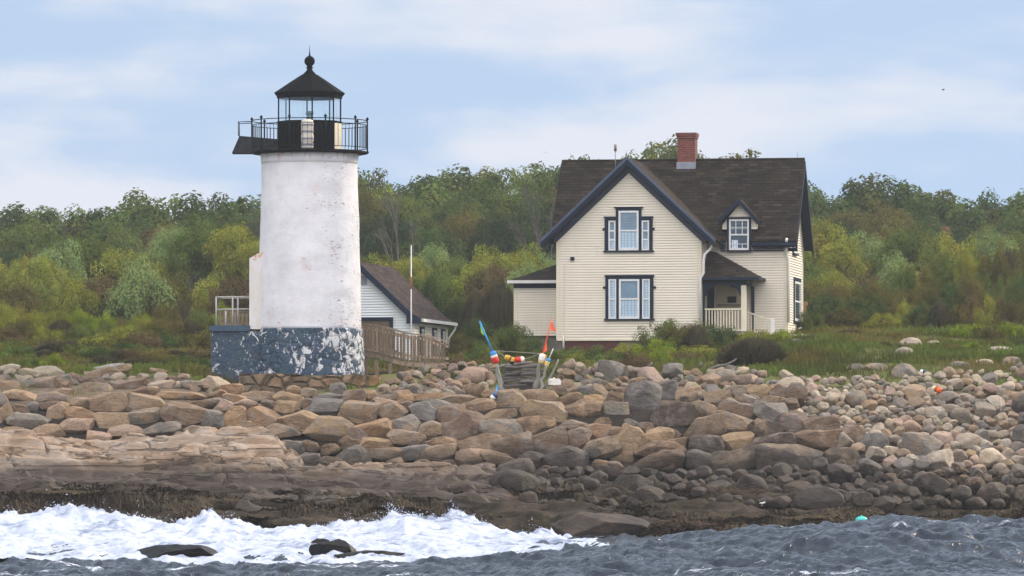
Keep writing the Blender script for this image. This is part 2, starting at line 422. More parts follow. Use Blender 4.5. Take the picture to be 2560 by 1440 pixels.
M['black_rock'] = paint('black wet weed', (8, 6, 7), 0.5, 0.4, 9, 0.8, 0.25)
# --- bedrock ledge: long cracks
def ledge_mat():
    m, t = new_mat('tan bedrock'); o = t.pos()
    n1 = t.noise(t.scale(o, (0.5, 1, 1.4)), 1.1, 5, 0.6, 0.3); n2 = t.noise(o, 7, 6, 0.7); st = t.noise(t.scale(o, (0.35, 1.2, 3.5)), 2.2, 5, 0.7, 0.5)
    col = t.ramp(n1, [(0.3, s2l(112, 94, 78)), (0.45, s2l(144, 122, 102)), (0.6, s2l(156, 142, 130)), (0.75, s2l(142, 132, 128))])
    col = t.mix(t.math('MULTIPLY', t.step(st, 0.52, 0.66), 0.55), col, s2l(112, 88, 72))
    col = t.mix(t.math('MULTIPLY', t.step(n2, 0.56, 0.7), 0.4), col, s2l(92, 78, 70))
    z = t.sep(o)[2]; wl = t.math('ADD', z, t.math('MULTIPLY', t.math('SUBTRACT', t.noise(t.scale(o, (0.6, 1, 1)), 0.9, 4), 0.5), 0.9))
    wet = t.step(wl, 2.45, 1.65)
    col = t.mix(t.math('MULTIPLY', wet, 0.9), col, t.mix(st, s2l(34, 28, 26), s2l(74, 64, 57)))
    cr = t.node('ShaderNodeTexVoronoi', feature='DISTANCE_TO_EDGE', inp={'Vector': t.node('ShaderNodeVectorMath', operation='ADD', inp={0: t.scale(o, (0.35, 0.9, 1.9)), 1: t.comb(t.math('MULTIPLY', n1, 2.0), t.math('MULTIPLY', st, 1.2), 0.0)}).outputs[0], 'Scale': 0.9}).outputs['Distance']
    col = t.mix(t.math('MULTIPLY', t.step(cr, 0.02, 0.004), 0.7), col, s2l(60, 50, 44))
    h = t.math('ADD', t.math('MULTIPLY', st, 0.9), t.math('ADD', t.math('MULTIPLY', n2, 0.35), t.math('MULTIPLY', t.step(cr, 0.0, 0.05), 0.5)))
    t.out(t.bsdf(col, t.math('SUBTRACT', 0.8, t.math('MULTIPLY', wet, 0.25)), t.bump(h, 0.9, 0.12), **{'Specular IOR Level': 0.2})); return m
M['ledge'] = ledge_mat()
# --- terrain
def ground_mat():
    m, t = new_mat('shore and meadow ground'); p = t.pos(); s = t.sep(p)
    n1 = t.noise(p, 0.35, 5, 0.6); n2 = t.noise(p, 4, 6, 0.7); n3 = t.noise(t.scale(p, (0.5, 1, 2)), 1.6, 5, 0.7, 0.5)
    wetc = t.ramp(n3, [(0.3, s2l(34, 29, 26)), (0.5, s2l(54, 46, 40)), (0.62, s2l(72, 63, 53)), (0.75, s2l(46, 40, 36))])
    weed = t.ramp(n2, [(0.35, s2l(26, 21, 16)), (0.55, s2l(46, 39, 28)), (0.7, s2l(74, 65, 48))])
    low = t.mix(t.math('MULTIPLY', t.step(n1, 0.42, 0.6), t.step(s[2], 1.5, 0.9)), wetc, weed)
    mid = t.ramp(n2, [(0.3, s2l(66, 58, 48)), (0.7, s2l(124, 110, 94))])
    mid = t.mix(t.math('MULTIPLY', t.step(s[1], 169.5, 167.5), t.step(s[0], 11.5, 8.5)), mid, s2l(46, 40, 36))  # shade between the wall boulders, put into the ground colour
    c = t.mix(t.step(t.math('ADD', s[2], t.math('MULTIPLY', n1, 0.6)), 2.0, 2.7), low, mid)
    grass = t.ramp(t.noise(t.scale(p, (1, 0.5, 1)), 0.55, 6, 0.65), [(0.3, s2l(66, 60, 42)), (0.45, s2l(76, 80, 40)), (0.6, s2l(92, 96, 46)), (0.75, s2l(98, 84, 64))])
    c = t.mix(t.step(t.math('ADD', s[1], t.math('MULTIPLY', n1, 6.0)), 175.5, 179.0), c, grass)
    t.out(t.bsdf(c, 0.9, t.bump(t.math('ADD', n2, n3), 0.7, 0.12), **{'Specular IOR Level': 0.15})); return m
M['ground'] = ground_mat()
# --- water
def water_mat():
    m, t = new_mat('choppy sea water'); p = t.pos()
    n = t.noise(t.scale(p, (1.0, 0.55, 1)), 3.2, 5, 0.6, 0.4); n2 = t.noise(t.scale(p, (1.1, 0.5, 1)), 11, 3, 0.6)
    st = t.noise(t.scale(p, (0.16, 0.7, 1)), 1.1, 5, 0.62, 0.5); fl = t.noise(t.scale(p, (0.8, 2, 1)), 6, 4, 0.7)
    col = t.mix(n, s2l(11, 18, 26), s2l(32, 42, 56))
    foam = t.math('MULTIPLY', t.step(st, 0.60, 0.68), t.step(fl, 0.42, 0.6))
    col = t.mix(foam, col, s2l(214, 220, 236))
    nb = t.bump(t.math('ADD', t.math('MULTIPLY', n, 1.0), t.math('MULTIPLY', n2, 0.2)), 0.8, 0.25)
    t.out(t.bsdf(col, t.math('MULTIPLY_ADD', foam, 0.6, 0.12), nb, **{'IOR': 1.33, 'Specular IOR Level': 0.5, 'Specular Tint': (0.86, 0.91, 1.0, 1)})); return m
M['water'] = water_mat()
def foam_mat():
    m, t = new_mat('white surf foam'); p = t.pos()
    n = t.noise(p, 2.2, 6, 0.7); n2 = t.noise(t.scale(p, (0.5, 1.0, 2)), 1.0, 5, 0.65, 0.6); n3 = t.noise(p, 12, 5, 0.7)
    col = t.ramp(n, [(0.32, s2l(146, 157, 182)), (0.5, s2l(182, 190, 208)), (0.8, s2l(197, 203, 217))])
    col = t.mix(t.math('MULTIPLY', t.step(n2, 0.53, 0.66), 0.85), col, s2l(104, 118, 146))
    nb = t.bump(t.math('ADD', t.math('MULTIPLY', n, 1.0), t.math('MULTIPLY', n3, 0.3)), 0.7, 0.2)
    bs = t.node('ShaderNodeBsdfPrincipled', inp={'Base Color': col, 'Roughness': 0.85, 'Subsurface Weight': 0.0}); t.l.new(nb, bs.inputs['Normal'])
    t.out(bs.outputs[0]); return m
M['foam'] = foam_mat()
# --- foliage: object colour x per-clump tint
def leaf_mat(name, trans=0.3, lo=0.55, hi=1.45, warm=0.25, hs=-0.045):
    m, t = new_mat(name)
    oc = t.node('ShaderNodeObjectInfo').outputs['Color']
    at = t.node('ShaderNodeAttribute', attribute_name='tint').outputs['Fac']; ah = t.node('ShaderNodeAttribute', attribute_name='hue').outputs['Fac']
    c = t.node('ShaderNodeHueSaturation', inp={'Value': t.math('MULTIPLY_ADD', at, hi - lo, lo), 'Color': oc, 'Hue': t.math('MULTIPLY_ADD', ah, hs, 0.5 - hs / 3)}).outputs[0]
    c = t.mix(t.math('MULTIPLY', t.step(ah, 0.7, 1.0), warm), c, s2l(116, 98, 62))
    d = t.node('ShaderNodeBsdfDiffuse', inp={'Color': c}).outputs[0]
    tr = t.node('ShaderNodeBsdfTranslucent', inp={'Color': c}).outputs[0]
    t.out(t.node('ShaderNodeMixShader', inp={0: trans, 1: d, 2: tr}).outputs[0]); return m
M['leaf'] = leaf_mat('leaves')
M['brush'] = leaf_mat('brown brush stems', 0.1, 0.5, 1.6, 0.0, 0.0)
M['grass'] = leaf_mat('grass blades', 0.25, 0.6, 1.4, 0.5)
M['weed'] = leaf_mat('rockweed fronds', 0.05, 0.25, 1.7, 0.0)
M['twig'] = wood('twigs', (62, 57, 52), (92, 86, 80))
def lodge_sky(): pass
# ================================================================== TERRAIN
TY = np.array([60, 130, 145, 150, 154, 158, 161, 164.6, 166.2, 167.4, 170, 174, 178, 184, 190, 197, 205, 212, 225, 245, 265, 300, 340, 400, 520, 1000])
TX = np.array([-30, -16, -11.5, -8.5, -4, 4, 12, 18, 40])
_z = {
 'l':  [-6, -2.5, -0.7, 0.05, 0.7, 1.2, 1.6, 2.0, 2.9, 3.7, 4.25, 4.8, 5.05, 5.3, 5.6, 6.0, 6.5, 6.8, 7.0, 7.0, 7.4, 9.0, 10.5, 11.5, 11, 8],
 't':  [-6, -2.5, -0.7, 0.05, 0.7, 1.2, 1.5, 1.7, 2.7, 3.75, 4.1, 4.2, 4.3, 4.9, 5.4, 5.9, 6.4, 6.8, 7.0, 7.0, 7.4, 9.5, 11.5, 12.0, 11, 8],
 'm':  [-6, -2.5, -0.7, 0.05, 0.7, 1.2, 1.5, 1.7, 2.7, 3.75, 4.15, 4.5, 4.75, 5.05, 5.35, 5.7, 6.0, 6.6, 7.0, 7.0, 7.6, 10.0, 12.0, 12.5, 11, 8],
 'r':  [-6, -2.5, -0.9, -0.1, 0.5, 1.0, 1.5, 2.2, 2.6, 2.9, 3.6, 4.5, 5.1, 5.6, 6.1, 6.6, 7.0, 7.4, 7.8, 8.0, 8.2, 9.2, 10.5, 11.0, 10, 8],
}
TZ = np.array([_z['l'], _z['l'], _z['l'], _z['t'], _z['m'], _z['m'], _z['r'], _z['r'], _z['r']], dtype=float)
def terrain(x, y):
    x = np.asarray(x, float); y = np.asarray(y, float)
    xi = np.clip(np.interp(x, TX, np.arange(len(TX))), 0, len(TX) - 1.0001)
    yi = np.clip(np.interp(y, TY, np.arange(len(TY))), 0, len(TY) - 1.0001)
    i = xi.astype(int); j = yi.astype(int); fx = xi - i; fy = yi - j
    fx = fx * fx * (3 - 2 * fx)
    return (TZ[i, j] * (1 - fx) * (1 - fy) + TZ[i + 1, j] * fx * (1 - fy) + TZ[i, j + 1] * (1 - fx) * fy + TZ[i + 1, j + 1] * fx * fy)
def terrain_full(x, y):
    z = terrain(x, y)
    band = sstep(143, 150, y) * (1 - sstep(157.5, 161.5, y))
    # intertidal ledges: long strata, stepped
    s = ridged(x * 0.22 + y * 0.05, y * 0.75, 0.3, 5) - 0.62
    st = fbm(x * 0.5, y * 1.3, 4.0, 5)
    z = z + band * (s * 1.0 + st * 0.34)
    q = z * 4.2; fr = q - np.floor(q)
    z = z * (1 - 0.55 * band) + 0.55 * band * ((np.floor(q) + sstep(0.25, 0.75, fr)) / 4.2)
    z = z + band * fbm(x * 3, y * 3.5, 1.0, 3) * 0.09
    mead = sstep(174, 180, y)
    z = z + mead * (fbm(x * 0.25, y * 0.25, 9.0, 4) * 0.28) * (1 + sstep(215, 300, y) * 2.5)
    return z
def tz(x, y): return float(terrain_full(np.array([x]), np.array([y]))[0])

def nonuni(a, b, fine, lo, hi, grow=1.18):
    """grid lines: fine spacing inside [lo,hi], growing outwards to a and b"""
    g = list(np.arange(lo, hi + 1e-6, fine)); st = fine
    v = hi
    while v < b: st *= grow; v += st; g.append(min(v, b))
    st = fine; v = lo; h = []
    while v > a: st *= grow; v -= st; h.append(max(v, a))
    return np.array(h[::-1] + g)
def grid_mesh(name, X, Y, zf, smooth=True):
    gx, gy = np.meshgrid(X, Y); z = zf(gx, gy)
    V = np.stack([gx.ravel(), gy.ravel(), z.ravel()], 1)
    nx, ny = len(X), len(Y)
    i = np.arange((ny - 1))[:, None] * nx + np.arange(nx - 1)[None, :]; i = i.ravel()
    Q = np.stack([i, i + 1, i + nx + 1, i + nx], 1)
    return mesh_np(name, V, Q, smooth)

gx_ = nonuni(-420, 420, 0.075, -15.5, 17.5)
gy_ = np.concatenate([nonuni(40, 146, 0.4, 145, 146)[:-1], np.arange(146, 166, 0.085), nonuni(166, 1000, 0.35, 166, 235, 1.1)])
me = grid_mesh('ground', gx_, gy_, terrain_full)
tag(link('ground', me, M['ground']), 'rocky shore rising into grassy meadow and wooded hill', kind='structure')

# ================================================================== WATER
SW_PX = [0, 200, 340, 770, 1000, 1200, 1370, 1600, 1800, 2000, 2200, 2560]
SW_PY = [1414, 1406, 1412, 1416, 1408, 1398, 1384, 1362, 1344, 1322, 1306, 1302]
def crestY(x): return np.interp(x, [-16, -6, 16], [117, 117, 126])
def water_z(x, y):
    cy = crestY(x); px = x / cy * F + CAMX
    ch = HC - (np.interp(px, SW_PX, SW_PY) - HY) * cy / F
    ch = np.clip(ch, -0.05, 1.0) * (1 - sstep(18, 30, np.abs(x)))
    d = y - cy
    z = ch * np.where(d < 0, np.exp(-(d / 9.5) ** 2), np.exp(-(d / 6.0) ** 2))
    far = 1 - sstep(30, 120, np.abs(x)); near = sstep(20, 60, y)
    w = fbm(x * 0.55 + y * 0.25, y * 0.42, 2.0, 3) * 0.20
    w = w + (ridged(x * 1.0 + y * 0.35, y * 0.42 - x * 0.2, 5.0, 4) - 0.62) * 0.36 + fbm(x * 2.6 + y * .8, y * 1.5, 8.0, 4) * 0.10 + (ridged(x * 2.2 + y * .7, y * .9 - x * .5, 11.0, 3) - .62) * 0.13
    return z + w * far * near
wx = nonuni(-420, 420, 0.07, -15, 16); wy = nonuni(-300, 163, 0.09, 103, 131, 1.12)
tag(link('sea', grid_mesh('sea', wx, wy, water_z), M['water']), 'dark choppy blue grey sea with a swell rising to the right', kind='structure')

# foam: breaking wave heaped against the ledges
FP = [(-200, 1290), (0, 1286), (110, 1283), (180, 1287), (280, 1306), (380, 1314), (450, 1306), (490, 1312), (527, 1291), (560, 1305), (640, 1316), (740, 1312), (870, 1300),
      (960, 1299), (1020, 1280), (1060, 1290), (1100, 1296), (1130, 1286), (1180, 1308), (1240, 1333), (1350, 1341), (1400, 1360), (1510, 1362), (1560, 1400)]
def foam_z(x, y):
    cy = 145.5 + 0.5 * np.sin(x * 0.8)
    px = x / cy * F + CAMX
    top = HC - (np.interp(px, [p[0] for p in FP], [p[1] for p in FP]) - HY) * cy / F
    d = cy - y
    prof = np.where(d > 0, 0.10 + 0.90 * np.exp(-(d / 4.2) ** 1.3), np.exp(-(d / 0.55) ** 2))
    up = np.exp(-(d / 1.2) ** 2)
    z = top * prof - np.where(d < 0, 1.2 * (1 - prof), 0) 
    z = z + np.where(d > 0, water_z(x, y) * 0.85 + 0.06 + 0.05 * fbm(x * .7, y * .7, 4, 2), 0)
    z = z + (ridged(x * 0.42 + .3 * fbm(x, y * .4, 2, 2), y * 0.24, 3.3, 4) - 0.62) * 0.75 * (0.25 + prof * 0.5) + fbm(x * 1.5, y * 1.0, 0.5, 5) * 0.085
    z = z + up * np.maximum(0, ridged(x * 3.2, y * 2.0, 6.1, 3) - 0.66) * 0.42 - 0.05
    edge = sstep(xz(1580, 143), xz(1470, 143), x)
    fr = y - (crestY(x) + 0.8)
    return z * (0.35 + 0.65 * edge) - (1 - edge) * 0.5 * (1 - np.exp(-((px - 1450) / 60) ** 2) * 0.9) - np.where(fr < 0, -fr * 0.2, 0)
fx = np.arange(-17.5, 4.0, 0.05); fy = np.arange(117.5, 147.6, 0.09)
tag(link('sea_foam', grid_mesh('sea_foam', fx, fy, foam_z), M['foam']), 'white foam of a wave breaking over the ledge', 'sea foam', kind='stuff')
# spray: ragged flecks thrown up from the crest
def quads_cloud(C, S, stretch=1.0, rng=RNG, nrm=None):
    n = len(C)
    a = rng.normal(size=(n, 3))
    if nrm is not None: N_ = nrm / np.linalg.norm(nrm, axis=1)[:, None]; a -= (a * N_).sum(1)[:, None] * N_
    a = a; a /= np.linalg.norm(a, axis=1)[:, None]
    b = rng.normal(size=(n, 3)); b = np.cross(N_, a) if nrm is not None else b - (a * b).sum(1)[:, None] * a; b /= np.linalg.norm(b, axis=1)[:, None]
    a = a * (S * stretch)[:, None] * 0.5; b = b * S[:, None] * 0.5
    V = np.stack([C - a, C - b * 0.8 + a * 0.1, C + a, C + b * 0.8 + a * 0.1], 1).reshape(-1, 3)
    Q = np.arange(n * 4).reshape(-1, 4)
    return V, Q
ns = 9000
sx = RNG.uniform(-16.5, 2.2, ns)
dens = np.interp(sx / 145.5 * F + CAMX, [0, 480, 527, 580, 850, 1000, 1030, 1130, 1250, 1380, 1510], [.25, .3, 1, .3, .3, .8, 1, 1, .7, .3, .4])
sx = sx[RNG.uniform(size=ns) < dens]; ns = len(sx)
sy = 145.5 + 0.5 * np.sin(sx * 0.8) + RNG.normal(0, 0.25, ns)
jet = np.maximum(0, vnoise(sx * 2.4, 0, 5) + 0.25)
sz = foam_z(sx, sy) + np.abs(RNG.exponential(0.05, ns)) * (0.4 + 2.2 * jet) - 0.02
V, Q = quads_cloud(np.stack([sx, sy, sz], 1), RNG.uniform(0.015, 0.05, ns), 1.6)
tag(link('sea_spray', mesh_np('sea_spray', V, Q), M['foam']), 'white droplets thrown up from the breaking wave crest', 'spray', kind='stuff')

# ================================================================== ROCKS
_bm = bmesh.new(); bmesh.ops.create_icosphere(_bm, subdivisions=5, radius=1.0)
ICO5 = (np.array([v.co[:] for v in _bm.verts]), np.array([[v.index for v in f.verts] for f in _bm.faces])); _bm.free()
_bm = bmesh.new(); bmesh.ops.create_icosphere(_bm, subdivisions=4, radius=1.0)
ICO4 = (np.array([v.co[:] for v in _bm.verts]), np.array([[v.index for v in f.verts] for f in _bm.faces])); _bm.free()

def rock_mesh(name, A, B, C, seed, cuts=9, rad=None, ico=ICO5, sq=0.75, rough=0.035, cutlo=0.62, cuthi=0.93, ext=1.0, block=False):
    """A,B,C half sizes (right, up, toward viewer); rad: radial function of in-plane angle (fraction)"""
    rng = np.random.default_rng(seed)
    D, Fc = ico; d = D.copy()
    th = np.arctan2(d[:, 2], d[:, 0]); rho = np.hypot(d[:, 0], d[:, 2])
    R = rad(th) if rad is not None else 1.0
    rr = rho ** sq * R; dp = np.sign(d[:, 1]) * np.abs(d[:, 1]) ** sq
    P = np.stack([np.cos(th) * rr, dp, np.sin(th) * rr], 1)
    for k in range(cuts):
        if k % 2 and block:
            n = np.array([(1, 0, 0), (0, -1, 0), (0, 0, 1), (-1, 0, 0), (0, 0, -1), (0, -1, 0)][(k // 2) % 6]) + rng.normal(0, .34, 3); lo_, hi_ = .74, .9
        else:
            n = rng.normal(size=3); n[1] = n[1] * 0.9 - 0.25; lo_, hi_ = cutlo, cuthi
        n = n / np.linalg.norm(n)
        lim = (P @ n).max() * rng.uniform(lo_, hi_)
        ex = np.maximum(0, P @ n - lim); P -= ex[:, None] * n * 0.985
    for ax in (0, 2): P[:, ax] = (P[:, ax] - (P[:, ax].max() + P[:, ax].min()) / 2) * 2 / (P[:, ax].max() - P[:, ax].min()) * ext
    P *= np.array([A, C, B])
    s = (A + B + C) / 3; o = rng.uniform(-50, 50, 3)
    nn = fbm(P[:, 0] / s * 1.1 + o[0], P[:, 1] / s * 1.1 + o[1], P[:, 2] / s * 1.1 + o[2], 2)
    n2 = fbm(P[:, 0] * 4 + o[0], P[:, 1] * 4, P[:, 2] * 6 + o[2], 4)
    L = np.linalg.norm(P, axis=1)[:, None] + 1e-6
    P += P / L * (nn * s * 0.06 + n2 * rough)[:, None]
    return mesh_np(name, P, Fc, True)

RC = {'tan': (158, 134, 108), 'brown': (130, 108, 90), 'grey': (132, 125, 117), 'orange tan': (164, 132, 102), 'pale': (182, 168, 150), 'dark grey': (100, 94, 89), 'dark brown': (90, 78, 70), 'pinkish': (176, 150, 134)}
USED_LABEL = set()
def rock_obj(name, me, loc, colour, label, cat, group, rot=(0, 0, 0), scale=None, jit=0.1, seed=0):
    o = link(name, me, M['rock'], None, loc); o.rotation_euler = rot
    if scale: o.scale = scale
    bk_ = 1.36 if cat == 'beach stone' else 1.0
    r = random.Random(seed); c = s2l(*RC[colour]); k = 0.70 + 0.70 * r.uniform(-jit, jit)
    k *= bk_; o.color = (c[0] * k, c[1] * k, c[2] * k * (1 + r.uniform(-.06, .06)), 1)
    return tag(o, label, cat, group)
def ordn(n):
    return f"{n}{'th' if 10 <= n % 100 <= 20 else {1: 'st', 2: 'nd', 3: 'rd'}.get(n % 10, 'th')}"

# traced boulders of the dry laid sea wall: centre and size in photo pixels, then placed on the wall's face
c6 = [(150,372,220,80),(330,385,190,75),(60,302,150,70),(285,292,290,90),(312,215,185,80),(430,270,80,80),(640,318,180,75),(840,302,230,80),(1062,300,170,60),(940,348,210,80),(1180,365,300,50),(1230,295,160,50),(1200,245,70,45),(690,215,190,60),(800,190,110,50),(1040,205,110,30),(60,185,120,50),(1350,290,80,70),
 (30,490,110,120),(140,462,110,66),(215,440,80,66),(305,432,150,45),(180,540,250,110),(370,485,115,150),(525,492,175,90),(715,425,220,140),(960,430,240,130),(730,535,240,115),(955,517,215,115),(1200,500,275,165),(1400,530,145,125),(1540,520,145,150),(1340,425,220,60),(1725,510,195,135),(1880,455,170,105),(1950,540,240,140),(2105,445,270,115),(2330,490,210,160),(530,410,140,60),(85,612,190,85),(310,610,205,105),(490,572,225,110),(838,602,215,85),(1050,590,240,85),(1260,592,120,55),(1600,577,135,75),(1700,602,110,66),(1850,592,200,85),(2150,582,315,145),(2335,630,140,110),(1470,440,130,90),(1600,420,150,60),(1780,432,130,60),(1700,370,210,60),(1900,387,200,70),(2140,382,175,55),(1540,388,150,60),(1420,355,110,45),(2010,420,120,70)]
c7 = [(80,377,160,85),(310,382,180,45),(420,382,110,95),(300,412,160,45),(600,372,300,45),(770,390,240,55),(425,430,85,55),(130,487,265,155),(345,482,185,125),(555,482,190,145),(650,428,200,66),(730,492,165,145),(890,440,230,95),(1040,495,215,75),(1110,400,205,135),(430,560,225,140),(590,592,135,110),(790,575,285,185),(1070,582,275,135),(1340,482,305,155),(1290,570,225,135),(1600,462,225,135),(1310,372,210,85),(190,602,285,125),(40,592,95,95),(435,652,225,105),(665,682,235,85),(230,692,215,95),(70,682,145,95),(920,682,285,125),(650,752,215,110),(860,770,195,105),(1140,702,245,145),(1355,672,235,175),(1060,782,260,80),(1260,782,165,95),(300,748,260,95),(490,742,185,95),(1560,652,165,135),(1700,602,145,95),(1480,792,265,165),(1700,712,245,125),(1525,562,180,65),(1720,545,110,66),(1810,612,100,80),(1910,552,95,55),(1810,462,170,115),(1980,412,205,255),(2150,352,125,150),(2280,372,155,105),(2180,502,290,165),(2120,637,215,115),(1890,692,220,240),(2120,722,340,110),(2080,802,310,110),(1520,385,150,70),(1660,395,120,70),(1800,385,110,80),(980,350,100,40)]
c8 = [(150,542,145,85),(225,622,150,105),(410,612,210,125),(292,552,145,85),(590,622,165,110),(220,712,205,115),(392,697,195,115),(570,717,175,95),(720,692,135,115),(870,702,175,105),(450,555,110,60),(235,822,175,125),(410,802,165,125),(615,782,235,75),(850,772,245,95),(35,752,105,85),(60,822,155,105),(30,900,145,115),(60,650,100,110),(600,560,120,60),(1030,762,165,105)]
c8d = [(380,912,305,155),(700,892,350,165),(1000,902,205,145),(1150,832,165,165),(220,905,185,115),(1420,930,270,110),(1640,960,220,110),(1760,860,150,90),(1900,920,230,120),(1870,1010,190,110),(1500,985,130,70)]
B = []
for lst, kx, ky, sc in ((c6, 0, 850, 2.618), (c7, 850, 850, 2.618), (c8, 1660, 750, 2.2156)):
    for (a, b, w, h) in lst: B.append([kx + a / sc, ky + b / sc, w / sc, h / sc, 'wall'])
for (a, b, w, h) in c8d: B.append([1660 + a / 2.2156, 750 + b / 2.2156, w / 2.2156, h / 2.2156, 'dark'])
for sgn, xs in ((1, [2575, 2590]), (-1, [-25, -35])):
    for k in range(4): B.append([xs[k % 2], 1010 + 42 * k, 75, 48, 'wall' if sgn < 0 else 'dark'])
_r = random.Random(77)
for _ in range(9000):
    px, py = _r.uniform(-10, 2010), _r.uniform(975, 1185)
    if py > 1100 and px < 560: continue
    if py > np.interp(px, [0, 900, 1400, 2010], [1130, 1165, 1185, 1120]): continue
    w_ = _r.uniform(32, 84); h_ = w_ * _r.uniform(.55, .9)
    if all(((b[0] - px) / (b[2] / 2 + w_ * .36)) ** 2 + ((b[1] - py) / (b[3] / 2 + h_ * .36)) ** 2 > 1 for b in B): B.append([px, py, w_, h_, 'wall'])
print('wall boulders', len(B))
BA = np.array([[b[0], b[1], b[2] / 2, b[3] / 2] for b in B])
def wallY(py, px):
    lo = 162.9 if px < 1900 else 161.5
    return float(np.interp(py, [925, 985, 1010, 1170, 1200], [176, 170.0, 167.8, lo + 1.4, lo]))
def cell_radius(i):
    cx, cy, w, h = BA[i]; TH = np.linspace(-math.pi, math.pi, 73)
    near = [j for j in range(len(BA)) if j != i and abs(BA[j, 0] - cx) < 220 and abs(BA[j, 1] - cy) < 180]
    o = BA[near]; R = []
    for th in TH:
        tn = th; best = min(1.27, 1.08 * (abs(math.cos(tn)) ** 4 + abs(math.sin(tn)) ** 4) ** -.25)
        ss = np.linspace(0.3, best, 60)
        X = cx + np.cos(th) * w * ss; Yp = cy - np.sin(th) * h * ss
        if len(near):
            D = np.sqrt(((X[:, None] - o[:, 0]) / o[:, 2]) ** 2 + ((Yp[:, None] - o[:, 1]) / o[:, 3]) ** 2).min(1)
            bad = np.where(D < ss)[0]
            if len(bad): best = ss[bad[0]]
        R.append(best)
    R = np.array(R); K = np.array([1, 2, 1.]) / 4
    Rp = np.concatenate([R[-3:-1], R, R[1:3]])
    for _ in range(2): Rp = np.convolve(Rp, K, 'same')
    R = Rp[2:-2] * 1.0
    return lambda t: np.interp(t, TH, R)
wall_items = []
for i, (cx, cy, w, h, kd) in enumerate(B):
    Y = wallY(cy, cx); rng = random.Random(i * 7 + 1)
    m = Y / F
    if kd == 'dark': colour = rng.choice(['dark grey', 'dark brown', 'dark grey'])
    elif cy < 965: colour = rng.choice(['pale', 'grey', 'grey', 'tan', 'pale'])
    elif cx < 1300: colour = rng.choice(['tan', 'tan', 'orange tan', 'brown', 'grey', 'brown', 'pinkish'])
    elif cx < 1650: colour = rng.choice(['tan', 'brown', 'grey', 'orange tan', 'brown', 'dark grey'])
    else: colour = rng.choice(['brown', 'grey', 'dark grey', 'tan', 'brown', 'dark brown'])
    A_, B_ = w / 2 * m, h / 2 * m
    C_ = max(0.5 * (A_ + B_), 0.28) * rng.uniform(0.85, 1.1)
    rm = rock_mesh('boulder', A_, B_, C_, i + 100, cuts=14 if kd == 'wall' else 4, rad=cell_radius(i), sq=0.5 if kd == 'wall' else 0.8,
                   rough=0.03, cutlo=0.74 if kd == 'wall' else .8, cuthi=.92, ext=1.19, block=kd == 'wall')
    x, _, z = pw(cx, cy, Y)
    if cy < 965 : z = max(z, tz(x, Y) + B_ * 0.1)
    wall_items.append((cx, cy, w, h, kd, colour, rm, (x, Y + C_ * 0.25, z), i))
rows = {}
for it in wall_items:
    r = int(np.clip((it[1] - 905) // 36, 0, 8)); rows.setdefault(r, []).append(it)
rown = ['row at the grass edge', 'row just under the grass edge', 'loose row on top of sea wall', 'top course of sea wall', 'second course of sea wall', 'third course of sea wall',
        'fourth course of sea wall', 'lowest course of sea wall', 'row at the foot of sea wall']
for r, its in rows.items():
    its.sort(key=lambda q: q[0])
    for k, (cx, cy, w, h, kd, colour, rm, loc, i) in enumerate(its):
        size = 'large' if w * h > 6500 else ('small' if w * h < 2600 else 'medium')
        shp = 'flat' if w > 2.2 * h else ('upright' if h > 1.15 * w else ('blocky' if kd == 'wall' else 'rounded'))
        rock_obj('boulder', rm, loc, colour, f"{size} {shp} {colour} boulder, {ordn(k + 1)} from left in {rown[r]}", 'boulder', 'boulders of sea wall', rot=(0, random.Random(i).uniform(-.24, .24), 0), seed=i)

# scattered rocks: shared shapes, individually placed
PROTO = [rock_mesh('stone', 1, 0.72, 0.9, 900 + k, cuts=9 + k % 5, ico=ICO4, sq=0.72, rough=0.05, cutlo=0.6, cuthi=0.9) for k in range(14)]
PROTA = [rock_mesh('stone', 1, 0.7, 0.9, 960 + k, cuts=10, ico=ICO4, sq=0.62, rough=0.06, cutlo=0.5) for k in range(10)]
def landmark(px, py):
    L = [(60, 'left edge of the photo'), (400, 'grass left of the tower'), (600, 'blue block'), (780, 'lighthouse'), (960, 'rubble wall end'), (1080, 'wooden walkway'), (1240, 'tall blue pole buoy'),
         (1380, 'orange flag buoy'), (1500, 'lower house window'), (1620, 'left part of the house'), (1760, 'house downspout'), (1880, 'porch'), (1990, 'right house corner'), (2150, 'teal float'), (2340, 'orange beach float'), (2520, 'right edge of the photo')]
    return min(L, key=lambda q: abs(q[0] - px))[1]
def scatter(zone, n, smin, smax, colours, protos, name, cat, group, desc, seed, minsep=0.8, sink=0.25, avoid=None, zoff=0.0, yfun=None, maxn=300, bands=None):
    """zone: f(rng)->(px,py) accept; y from row; individuals sorted by size"""
    rng = random.Random(seed); pts = []; tries = 0
    while len(pts) < n and tries < n * 60:
        tries += 1
        px, py = zone(rng)
        Y = yfun(px, py); s = (smin + (smax - smin) * rng.random() ** 2.2) * (0.75 + 0.5 * rng.random())
        if bands: s *= bands(px, py)
        if avoid and avoid(px, py, s): continue
        ok = True
        for q in pts:
            if (abs(q[0] - px) / ((q[3] + s) / 2)) ** 2 + (abs(q[1] - py) / ((q[3] + s) * 0.36)) ** 2 < minsep: ok = False; break
        if ok: pts.append((px, py, Y, s))
    return pts
def Ybeach(px, py): return float(np.interp(py, [905, 950, 1000, 1060, 1120, 1180, 1240], [178, 174.5, 171, 167.5, 164, 160.5, 157]))
